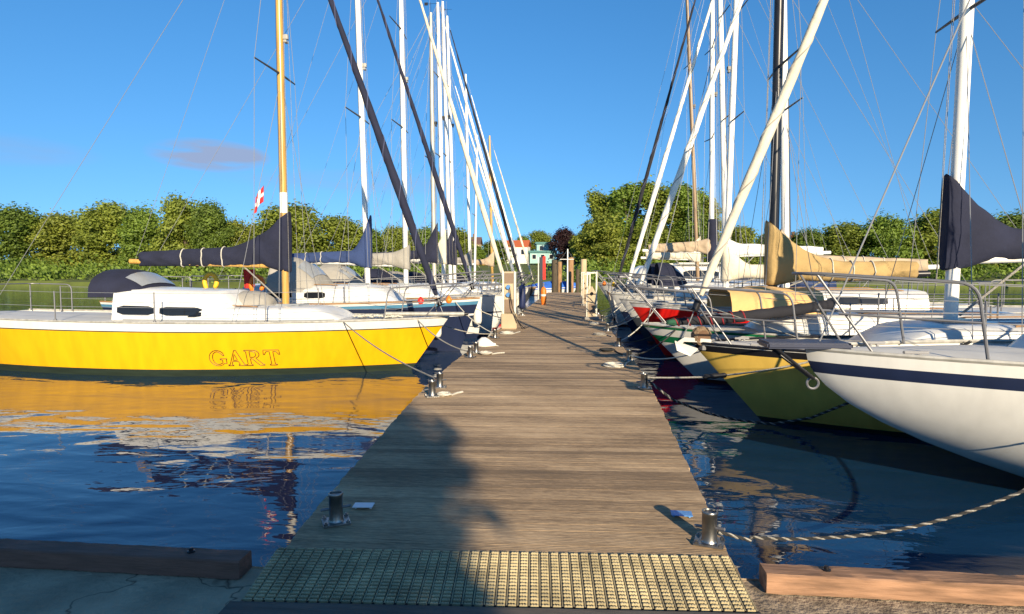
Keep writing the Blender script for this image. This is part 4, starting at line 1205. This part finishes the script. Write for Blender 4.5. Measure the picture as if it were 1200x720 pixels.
# red marker and rescue post
t = thing('marker_post', 'grey post carrying a tall red board at the left side of the far jetty', 'marker', (at(634, 345, 33).x, 33, .45), 0)
b = MB(); b.box((0, 0, 1.15), (.18, .10, 2.3)); b.build('post', graphite, t, bevel=.01)
b = MB(); b.box((.17, -.02, 1.72), (.15, .06, 1.25)); b.build('board', signred, t, bevel=.006)
b = MB(); b.box((-.14, 0, 1.15), (.05, .06, 2.3)); b.build('side_bar', cream, t)
t = thing('rescue_post', 'orange red rescue post standing below the red marker board', 'rescue post', (at(637, 345, 27.5).x, 27.5, .5), 0)
b = MB(); b.lathe([(.10, 0), (.11, .1), (.13, .25), (.13, .62), (.10, .74), (.04, .80), (0, .81)], n=16); b.build('housing', orange, t)
b = MB(); b.cyl((0, 0, 0), (0, 0, .98), .03, 8); b.build('pole', steel, t)
b = MB(); b.lathe([(.135, .38), (.137, .39), (.137, .46), (.135, .47)], n=16); b.build('band', fwhite, t)

def wood_pile(u, vt, y, r, m, label):
    p = at(u, vt, y); b = MB(); rr = random.Random(u)
    b.lathe([(r * 1.02, -1.5), (r, 0), (r * .98, p.z - .06), (r * .9, p.z), (0, p.z + .01)], n=14)
    return tag(b.build('mooring_pile', m, loc=(p.x, y, 0)), label, 'pile', 'mooring piles beyond the jetty end')
wood_pile(650, 305, 46, .22, piledark, 'tall dark pile just right of the red board')
wood_pile(656, 307, 50, .18, pile, 'orange brown pile behind the tall dark pile')
wood_pile(669, 302, 51, .24, pile, 'thick orange brown pile right of the white signal mast')
wood_pile(677, 316, 47, .15, piledark, 'thin dark pile beside the pale pile')
wood_pile(684, 304, 48, .24, mat('pale timber pile', (.55, .42, .25), rough=.9, var=.15, vscale=5, stretch=(3, 3, .5)), 'thick pale pile on the right behind the pedestals')
t = thing('signal_mast', 'slim white signal mast with crossarm beyond the jetty end', 'mast', (at(665, 340, 45).x, 45, 0), 0)
p = at(665, 292, 45)
b = MB(); b.tube([(0, 0, -1), (0, 0, p.z)], [.07, .04], 10); b.build('pole', alu, t)
b = MB(); b.tube([(-.55, 0, p.z - .75), (.45, 0, p.z - .75)], .025, 8); b.build('crossarm', alu, t)
for s in (-.5, .4):
    b = MB(); b.tube([(s, 0, p.z - .75), (0, 0, p.z - .05)], .006, 5); b.build('stay', wire, t)
# covered boats lying across the end
hb = Hull(4.6, 1.9, .75, .6, .6, rake=.4, tw=.9)
t = thing('covered_boat', 'small open boat under a royal blue tarpaulin beyond the jetty end', 'boat', (at(668, 338, 51).x + .6, 51.5, 0), 0)
o = hull_mesh(hb, [(.06, antifoul), (1, white)], [antifoul, white]).build('hull', [antifoul, white], t); weld(o)
b = MB(); rings = []
for i in range(15):
    s = max(.01, i / 14); p = hb.P(s, 1, 1); rings.append([Vector((p.x, yy * (p.y + .04), p.z + (.55 * (1 - abs(yy)) * math.sin(math.pi * min(1, .15 + s * .8)) if abs(yy) < 1 else -.12))) for yy in (-1, -.66, -.33, 0, .33, .66, 1)])
b.loft(rings, 0, False, False); b.build('tarpaulin', bluecover, t)

# ================================================================== LINES, FENDERS, SMALL THINGS
def line(pts, r, m, label, group='mooring lines', name='mooring_line', n=6):
    b = MB(); b.tube(pts, r, n); return tag(b.build(name, m), label, 'rope', group)
def braided(pts, r, label):
    # black and white laid rope: strands twisted round each other
    P = [Vector(p) for p in pts]; out = []
    for a, c in zip(P, P[1:]):
        kk_ = max(4, int((c - a).length / .016))
        for k in range(kk_): out.append(a.lerp(c, k / kk_))
    out.append(P[-1]); b = MB(); acc = 0
    S = [[], [], []]
    for i, p in enumerate(out):
        t = (out[min(i + 1, len(out) - 1)] - out[max(i - 1, 0)]).normalized()
        u = t.cross(Vector((0, 0, 1))).normalized(); w = t.cross(u)
        for k in range(3):
            an = acc + 2 * math.pi * k / 3
            S[k].append(p + (u * math.cos(an) + w * math.sin(an)) * r * .55)
        if i + 1 < len(out): acc += (out[i + 1] - p).length / .11 * 2 * math.pi
    for k in range(3): b.tube(S[k], r * .62, 5, (0, 1, 1)[k])
    return tag(b.build('braided_rope', [ropeg, ropeb]), label, 'rope', 'mooring lines')
def wpt(o, h, x, sd, dz=.02): 
    p = h.edge(x, sd, .1); p.z += dz; return o.matrix_basis @ p
bpy.context.view_layer.update()
zb = .10
def bol(T, y): return Vector(((pl(y) + .19) if T == 'L' else (pr(y) - .09), y, pz(y) + zb))
# nearest right: heavy braided ropes towards the nearest yacht
b1 = bol('R', 7.95); e1 = wpt(R0, H0, -1.9, -1, .02)
braided([b1 + Vector((.05, -.03, 0)), b1 + Vector((.35, -.12, -.22)), atz(826, 484, .14), atz(866, 493, .06), atz(905, 497, .05), atz(950, 490, .16), atz(1000, 470, .5), e1], .015, 'black and white braided rope dipping to the water by the right yellow hull')
b2 = bol('R', 3.66); e2 = wpt(R0, H0, -2.4, 1, .02)
braided([b2 + Vector((.05, 0, -.03)), b2 + Vector((.25, .06, -.10)), atz(880, 630, .18)] + [atz(925, 632, .14)] + sag(atz(960, 631, .16), e2, .28, 12), .0105, 'black and white braided rope from the nearest right bollard out over the water')
# yellow yacht lines with a black rubber snubber
p1 = wpt(R1, H4, -1.6, 1, 0); q1 = bol('R', 7.95) + Vector((0, .02, .04))
L_pts = sag(p1, q1, .10, 16)
line(L_pts, .012, ropeg, 'grey bow line of the right yellow yacht running down to its bollard')
k = MB(); A = L_pts[9]; Bq = L_pts[11]
k.tube([A.lerp(Bq, t_) for t_ in (0, .06, .12, .3, .5, .7, .88, .94, 1)], [.012, .03, .034, .026, .036, .026, .034, .03, .012], 10)
tag(k.build('rubber_snubber', rubber), 'black rubber snubber on the bow line of the right yellow yacht', 'snubber')
line(sag(wpt(R1, H4, -.3, 1, 0), bol('R', 10.35), .12), .010, ropew, 'thin white line from the right yellow stem across the water')
def pair(o, h, T, y0, y1, short, m=ropew, d=.12, x=-.6, r=.012):
    for k_, (sd, yy) in enumerate(((-1, y0), (1, y1))):
        if yy is None: continue
        sdd = sd if T == 'L' else -sd
        a = wpt(o, h, x, sdd)
        x_b = (pl(yy) + .19) if T == 'L' else (pr(yy) - .09)
        line(sag(a, Vector((x_b, yy, pz(yy) + zb)), d), r, m, ('nearer' if k_ == 0 else 'farther') + ' bow line of the ' + short)
pair(L1, H1, 'L', 10.5, 13.6, 'left yellow sloop', ropeg)
line(sag(wpt(L1, H1, -1.9, -1), bol('L', 7.75), .10), .011, ropeg, 'long slack line from the yellow side forward to the paired bollards')
pair(L2, H2, 'L', 13.6, 17.6, 'left navy sloop')
pair(L3, H3, 'L', 17.6, 20.6, 'white sloop beside the pedestal')
pair(R2, H5, 'R', 10.35, 12.3, 'green striped white yacht', ropeb)
pair(R3, H6, 'R', 12.3, 15.4, 'red hulled yacht')
pair(R4, H7, 'R', 15.4, 18.4, 'white topped dark sloop', ropeg)
pair(R5, H8, 'R', 18.4, 21.5, 'navy and white sloop')
# trailing ends and coils on the deck
def coil(x, y, r, m, label, turns=4, tail=None):
    z = pz(y) + .012; b = MB(); P = []
    rr = random.Random(int(y * 10))
    for i in range(turns * 22):
        a = i / 22 * 2 * math.pi; q = r * (.45 + .55 * (i / (turns * 22))) * rr.uniform(.93, 1.07)
        P.append((x + q * math.cos(a), y + q * 1.0 * math.sin(a), z + .012 * (i // 22 % 3) + rr.uniform(0, .006)))
    if tail: P += [(x + r, y, z), (x + r + tail[0] * .4, y + tail[1] * .6, z), (x + r + tail[0], y + tail[1], z)]
    b.tube(P, .013, 6); return tag(b.build('rope_coil', m), label, 'rope coil', 'rope coils on the jetty deck')
coil(.62, 9.75, .17, ropew, 'loose white rope coil on the right deck edge by the green striped yacht', 4, (.12, .5))
coil(.60, 11.6, .15, ropeb, 'black rope coil on the right deck edge by the red hull', 3, (.1, -.5))
coil(.58, 14.5, .16, ropeg, 'grey rope coil on the right deck edge by the white topped dark sloop', 4, (.1, -.4))
coil(.55, 17.5, .16, ropew, 'white rope coil in front of the first beige pedestal', 4)
coil(-1.62, 14.6, .18, ropew, 'white rope coil at the foot of the blue socket pedestal', 4, (.1, .4))
coil(-1.60, 10.9, .12, ropew, 'small white rope end beside the left bollards', 3, (.2, .2))
coil(-1.58, 7.3, .09, ropew, 'little white line tail by the paired left bollards', 2, (.1, .2))
# fenders
def fender(p, ln, r, m, label, hang):
    t = thing('fender', label, 'fender', p, 0, 'fenders hanging between the boats')
    b = MB(); b.lathe([(0, -ln / 2), (r * .35, -ln / 2), (r * .8, -ln / 2 + r * .35), (r, -ln / 2 + r), (r, ln / 2 - r), (r * .8, ln / 2 - r * .35), (r * .35, ln / 2), (r * .3, ln / 2 + .05), (0, ln / 2 + .05)], n=18); b.build('body', m, t)
    b = MB(); b.tube([(0, 0, ln / 2 + .04), Vector(hang) - Vector(p)], .006, 5); b.build('lanyard', ropeg, t)
    return t
def hang_fender(o, h, x, sd, ln, r, m, label, drop=.5):
    hp = o.matrix_basis @ h.edge(x, sd, -.01); z = hp.z - drop
    s = h.side_pt(x, max(.15, z), sd, r + .01); w_ = o.matrix_basis @ s
    fender(w_, ln, r, m, label, hp)
hang_fender(L2, H2, -1.0, -1, .5, .10, fwhite, 'white fender on the near side of the navy bow', .62)
hang_fender(L2, H2, -3.4, -1, .55, .11, fnavy, 'navy fender on the near side of the navy sloop amidships', .5)
hang_fender(L3, H3, -1.0, -1, .55, .12, fwhite, 'white fender at the bow of the white sloop beside the navy one', .5)
pf_ = at(612, 348, 19.6); fender(pf_, .78, .11, fnavy, 'tall navy fender hanging over the jetty edge behind the blue socket pedestal', (pf_.x, pf_.y + .5, pf_.z + .75))
hang_fender(R2, H5, -2.2, 1, .5, .11, fwhite, 'white fender on the near side of the green striped yacht', .5)
hang_fender(R3, H6, -1.5, 1, .5, .11, fwhite, 'white fender on the near side of the red hull', .4)
hang_fender(R4, H7, -1.3, 1, .5, .11, fwhite, 'white fender on the near side of the white topped dark sloop', .4)
hang_fender(R5, H8, -1.3, 1, .5, .11, orange, 'orange fender on the near side of the navy and white sloop', .35)
hang_fender(R1, H4, -3.6, 1, .55, .12, fnavy, 'navy fender on the near side of the right yellow yacht', .55)
# white buoy by the left bollards
t = thing('mooring_buoy', 'white pear shaped buoy hanging low at the left jetty edge below the navy bow', 'buoy', at(567, 404, 12.2), 0)
b = MB(); b.lathe([(.0, -.15), (.08, -.13), (.15, -.04), (.15, .04), (.10, .12), (.04, .19), (.03, .24), (0, .24)], n=20, axis='X'); b.build('body', fwhite, t)
b = MB(); b.tube([(.22, 0, 0), (.55, -.1, -.12)], .012, 6); b.build('lanyard', ropew, t)

# bow anchor of the right yellow yacht
t = thing('anchor', 'galvanised plough anchor hanging on the stem of the right yellow yacht', 'anchor', at(806, 404, 8.35), 0)
am = mat('dull galvanised anchor', (.55, .53, .48), rough=.55, metal=.35, var=.12)
b = MB(); b.loft([[(.30, -.022, .075), (.30, .022, .075), (.30, .022, .03), (.30, -.022, .03)], [(-.05, -.02, .10), (-.05, .02, .10), (-.05, .02, .04), (-.05, -.02, .04)], [(-.16, -.018, .02), (-.16, .018, .02), (-.12, .018, -.03), (-.12, -.018, -.03)]]); b.build('shank', am, t, smooth=0)
for s in (-1, 1):
    b = MB(); b.add([(-.17, 0, .05), (.13, 0, -.05), (.02, .075 * s, -.13), (-.15, .05 * s, -.06), (-.17, .006 * s, .035), (.13, .008 * s, -.065), (.02, .08 * s, -.145), (-.15, .055 * s, -.075)], [(0, 1, 2, 3), (7, 6, 5, 4), (0, 4, 5, 1), (1, 5, 6, 2), (2, 6, 7, 3), (3, 7, 4, 0)]); b.build('fluke', am, t, smooth=0)
b = MB(); b.tube([(.30, 0, .05), (.38, 0, .09)], .02, 8); b.build('shackle', steel, t)
# windlass / rope drum on the fore deck
t = thing('rope_drum', 'brown rope drum standing on the fore deck of the right yellow yacht', 'rope drum', at(822, 394, 8.4), .3)
b = MB(); b.lathe([(.085, -.06), (.085, -.045), (.06, -.04), (.06, .04), (.085, .045), (.085, .06)], n=20, axis='Y'); b.build('spool', mat('rusty steel', (.16, .09, .05), rough=.7, metal=.4, var=.25), t)
b = MB(); rings = [((.09 + .035 * (i % 37) / 37) * math.cos(i * .6), -.05 + .10 * i / 150, (.09 + .035 * (i % 37) / 37) * math.sin(i * .6)) for i in range(151)]; b.tube(rings, .015, 5); b.build('wound_rope', mat('brown rope', (.22, .15, .09), rough=.9, var=.25, vscale=40), t)
b = MB(); b.box((0, 0, -.15), (.05, .16, .06)); b.build('foot', steel, t)
# dark furled sail roll carried on the pulpit
A = at(786, 378, 8.75); Bq = at(975, 357, 9.3)
t = thing('furled_roll', 'long black sail roll with red lashing lying over the pulpit of the right yellow yacht', 'sail roll', A, 0)
d_ = Bq - A; b = MB(); N = 26
b.tube([d_ * (i / N) + Vector((0, 0, -.03 * math.sin(math.pi * i / N))) for i in range(N + 1)], [(.045 + .035 * min(1, i / 9)) * (1 + .06 * math.sin(i * 1.9)) for i in range(N + 1)], 10); b.build('cloth', blackcloth, t, smooth=60)
b = MB(); hp = []
for i in range(120):
    u = i / 119 * .45; an = i * .35; r_ = .05 + .035 * min(1, u * 26 / 9)
    hp.append(d_ * u + Vector((0, math.cos(an) * r_, math.sin(an) * r_ - .03 * math.sin(math.pi * u))))
b.tube(hp, .010, 5); b.build('red_lashing', mat('dark red rope', (.28, .02, .03), rough=.8, var=.2, vscale=30), t)
b = MB(); b.tube([Vector((-.06, 0, 0)), Vector((.04, 0, 0)), d_ * .03], [.03, .055, .05], 8); b.build('green_tip', mat('dark green cloth', (.02, .09, .05), rough=.9, var=.2), t)

# horseshoe buoys, folded flag and rope on the left yellow sloop
def horseshoe(p, label, m, rz):
    b = MB(); P = [(.13 * math.cos(R(a)), 0, .17 * math.sin(R(a)) * (1.25 if a > 180 else 1)) for a in range(-55, 236, 15)]
    b.tube(P, [.05 if 0 < i < len(P) - 1 else .03 for i in range(len(P))], 10)
    return tag(b.build('horseshoe_buoy', m, loc=p, rz=rz), label, 'lifebuoy', 'horseshoe buoys on the rail')
horseshoe(at(247, 330, 13.0), 'yellow horseshoe buoy on the far rail under the navy boom cover', lyellow, .2)
horseshoe(at(301, 333, 13.2), 'orange horseshoe buoy on the rail beside the folded red cloth', orange, .7)
def hanging_cloth(p, w, h_, m, name, label, cat, rz=0, fold=.05, mats=None):
    b = MB(); V = []; nx, nz_ = 10, 12
    for i in range(nx + 1):
        for j in range(nz_ + 1):
            u, v = i / nx, j / nz_
            V.append((u * w - w / 2, fold * math.sin(u * 9 + v * 2) * (.4 + v * .6), -v * h_))
    V2 = [(x, y + .008, z) for x, y, z in V]
    n1 = len(V); fs = []
    for i in range(nx):
        for j in range(nz_):
            a = i * (nz_ + 1) + j; fs += [(a, a + 1, a + nz_ + 2, a + nz_ + 1), (n1 + a, n1 + a + nz_ + 1, n1 + a + nz_ + 2, n1 + a + 1)]
    b.add(V + V2, fs); return tag(b.build(name, m, loc=p, rz=rz, smooth=60), label, cat)
hanging_cloth(at(292, 316, 13.1), .26, .42, mat('red cloth', (.55, .03, .02), rough=.9, var=.1), 'folded_cloth', 'red cloth hanging below the boom of the yellow sloop', 'cloth', .2)
b = MB(); b.tube(sag((0, 0, .0), (.05, .02, -.45), .02, 6) + sag((.07, .0, -.42), (.02, .03, 0), -.02, 6), .018, 6); tag(b.build('hanging_rope', turq, loc=at(332, 313, 12.3)), 'turquoise rope hank hanging beside the varnished mast', 'rope')

# flag: red with a white cross, drooping from the shroud
def flag():
    p = at(309, 217, 12.35); W_, Hh = .28, .34; nx, nz_ = 24, 18; b = MB(); V = []
    for i in range(nx + 1):
        for j in range(nz_ + 1):
            u, v = i / nx, j / nz_
            # droops down and away from the hoist
            V.append(Vector((-u * W_ * .72 - v * .03, .035 * math.sin(u * 8 + v), -v * Hh - u * .26 + .02 * math.sin(u * 7))))
    fs = []
    b.add(V, [])
    for i in range(nx):
        for j in range(nz_):
            a = i * (nz_ + 1) + j
            b.f.append((a, a + 1, a + nz_ + 2, a + nz_ + 1)); b.m.append(1 if (8 <= i < 12 or 7 <= j < 11) else 0)
    n1 = len(b.v); f0 = list(zip(b.f, b.m)); b.v += [(x, y + .006, z) for x, y, z in b.v]
    for f, m_ in f0: b.f.append(tuple(n1 + q for q in reversed(f))); b.m.append(m_)
    return tag(b.build('flag', [mat('flag red', (.55, .02, .025), rough=.8, var=.05), mat('flag white', (.75, .73, .70), rough=.8, var=.03)], loc=p, smooth=60), 'small red flag with a white cross drooping from the rigging of the yellow sloop', 'flag')
flag()
# deck clutter on the fore deck of the yellow sloop
def wl1(x, yy, dz): return L1.matrix_basis @ Vector((x, yy, H1.sheer(H1.s_at(x)) + dz))
b = MB(); P = []
rr = random.Random(5)
for i in range(160): 
    q = .11 + .05 * rr.random(); P.append((.9 * (i / 160) - .45 + q * math.cos(i * .55) * .6, q * math.sin(i * .55), .03 + .04 * rr.random()))
b.tube(P, .015, 5); tag(b.build('rope_heap', ropew, loc=wl1(-1.35, -.35, .02)), 'heap of white rope on the fore deck of the left yellow sloop', 'rope')
t = thing('spinnaker_pole', 'pale pole lying along the fore deck rail of the left yellow sloop', 'pole', wl1(-.9, -.30, .10), 0)
b = MB(); b.tube([(-.3, 0, 0), (1.25, .12, .0)], .04, 12); b.build('tube', alugrey, t)
b = MB(); b.tube([(1.25, .12, 0), (1.33, .127, 0)], [.045, .02], 10); b.build('end_fitting', blackp, t)
# small red and orange marker floats clipped on pulpits
def floatball(p, m, label):
    b = MB(); b.lathe([(0, -.07), (.04, -.06), (.065, -.02), (.065, .02), (.04, .06), (.015, .09), (0, .09)], n=14); return tag(b.build('marker_float', m, loc=p), label, 'float', 'small floats clipped to the pulpits')
floatball(at(493, 353, 12.4), signred, 'small red float on the pulpit of the left yellow sloop')
floatball(at(526, 352, 12.4), orange, 'small orange float at the tip of the yellow sloop pulpit')
floatball(at(708, 333, 21), orange, 'orange float on the rail of the navy and white sloop')
floatball(at(719, 334, 20.5), lyellow, 'yellow float on the rail of the navy and white sloop')

# ================================================================== tree behind the viewpoint that throws the shade over the left of the jetty
rr = random.Random(11); t = thing('tree', 'leafy tree on the quay behind the viewpoint shading the jetty', 'tree')
def ps(p, s): return Vector((p * .917 + s * -.40, p * .40 + s * .917, 0))
ct = ps(-.75, -11.5)
lobes = []
for i in range(150):
    z = rr.uniform(.9, 5.7); wd = 1.75 if z < 5 else 1.6
    lobes.append((rr.uniform(-2.1, 1.05), rr.uniform(-.9, .9), z, rr.uniform(.42, .62), 1))
lobes += [(1.1, 0, z_, .40, 1) for z_ in (1.2, 1.7, 2.2, 2.7, 3.2, 3.7, 4.2, 4.7, 5.2)] + [(1.35, 0, 5.5, .45, 1), (1.5, 0, 5.9, .40, 1), (1.1, .1, 6.0, .45, 1), (.4, 0, 5.9, .5, 1)]
# lobes are laid out across the light, then turned into place
ang = math.atan2(.40, .917)
V, Fc = leaf_cloud(lobes, 60000, .10, 3, .16)
mesh_obj('crown', V, Fc, leaf_green, t)
b = MB(); b.tube([(0, 0, -.3), (0, 0, 1.5), (.1, 0, 3.5), (0, 0, 5.4)], [.22, .18, .13, .04], 10)
for l in lobes[:14]: b.tube([(0, 0, 1.5 + l[2] * .25), (l[0] * .6, l[1] * .6, l[2] - .2), (l[0], l[1], l[2])], [.06, .04, .015], 5)
b.build('trunk', bark, t)
t.location = (ct.x, ct.y, quayz); t.rotation_euler.z = ang
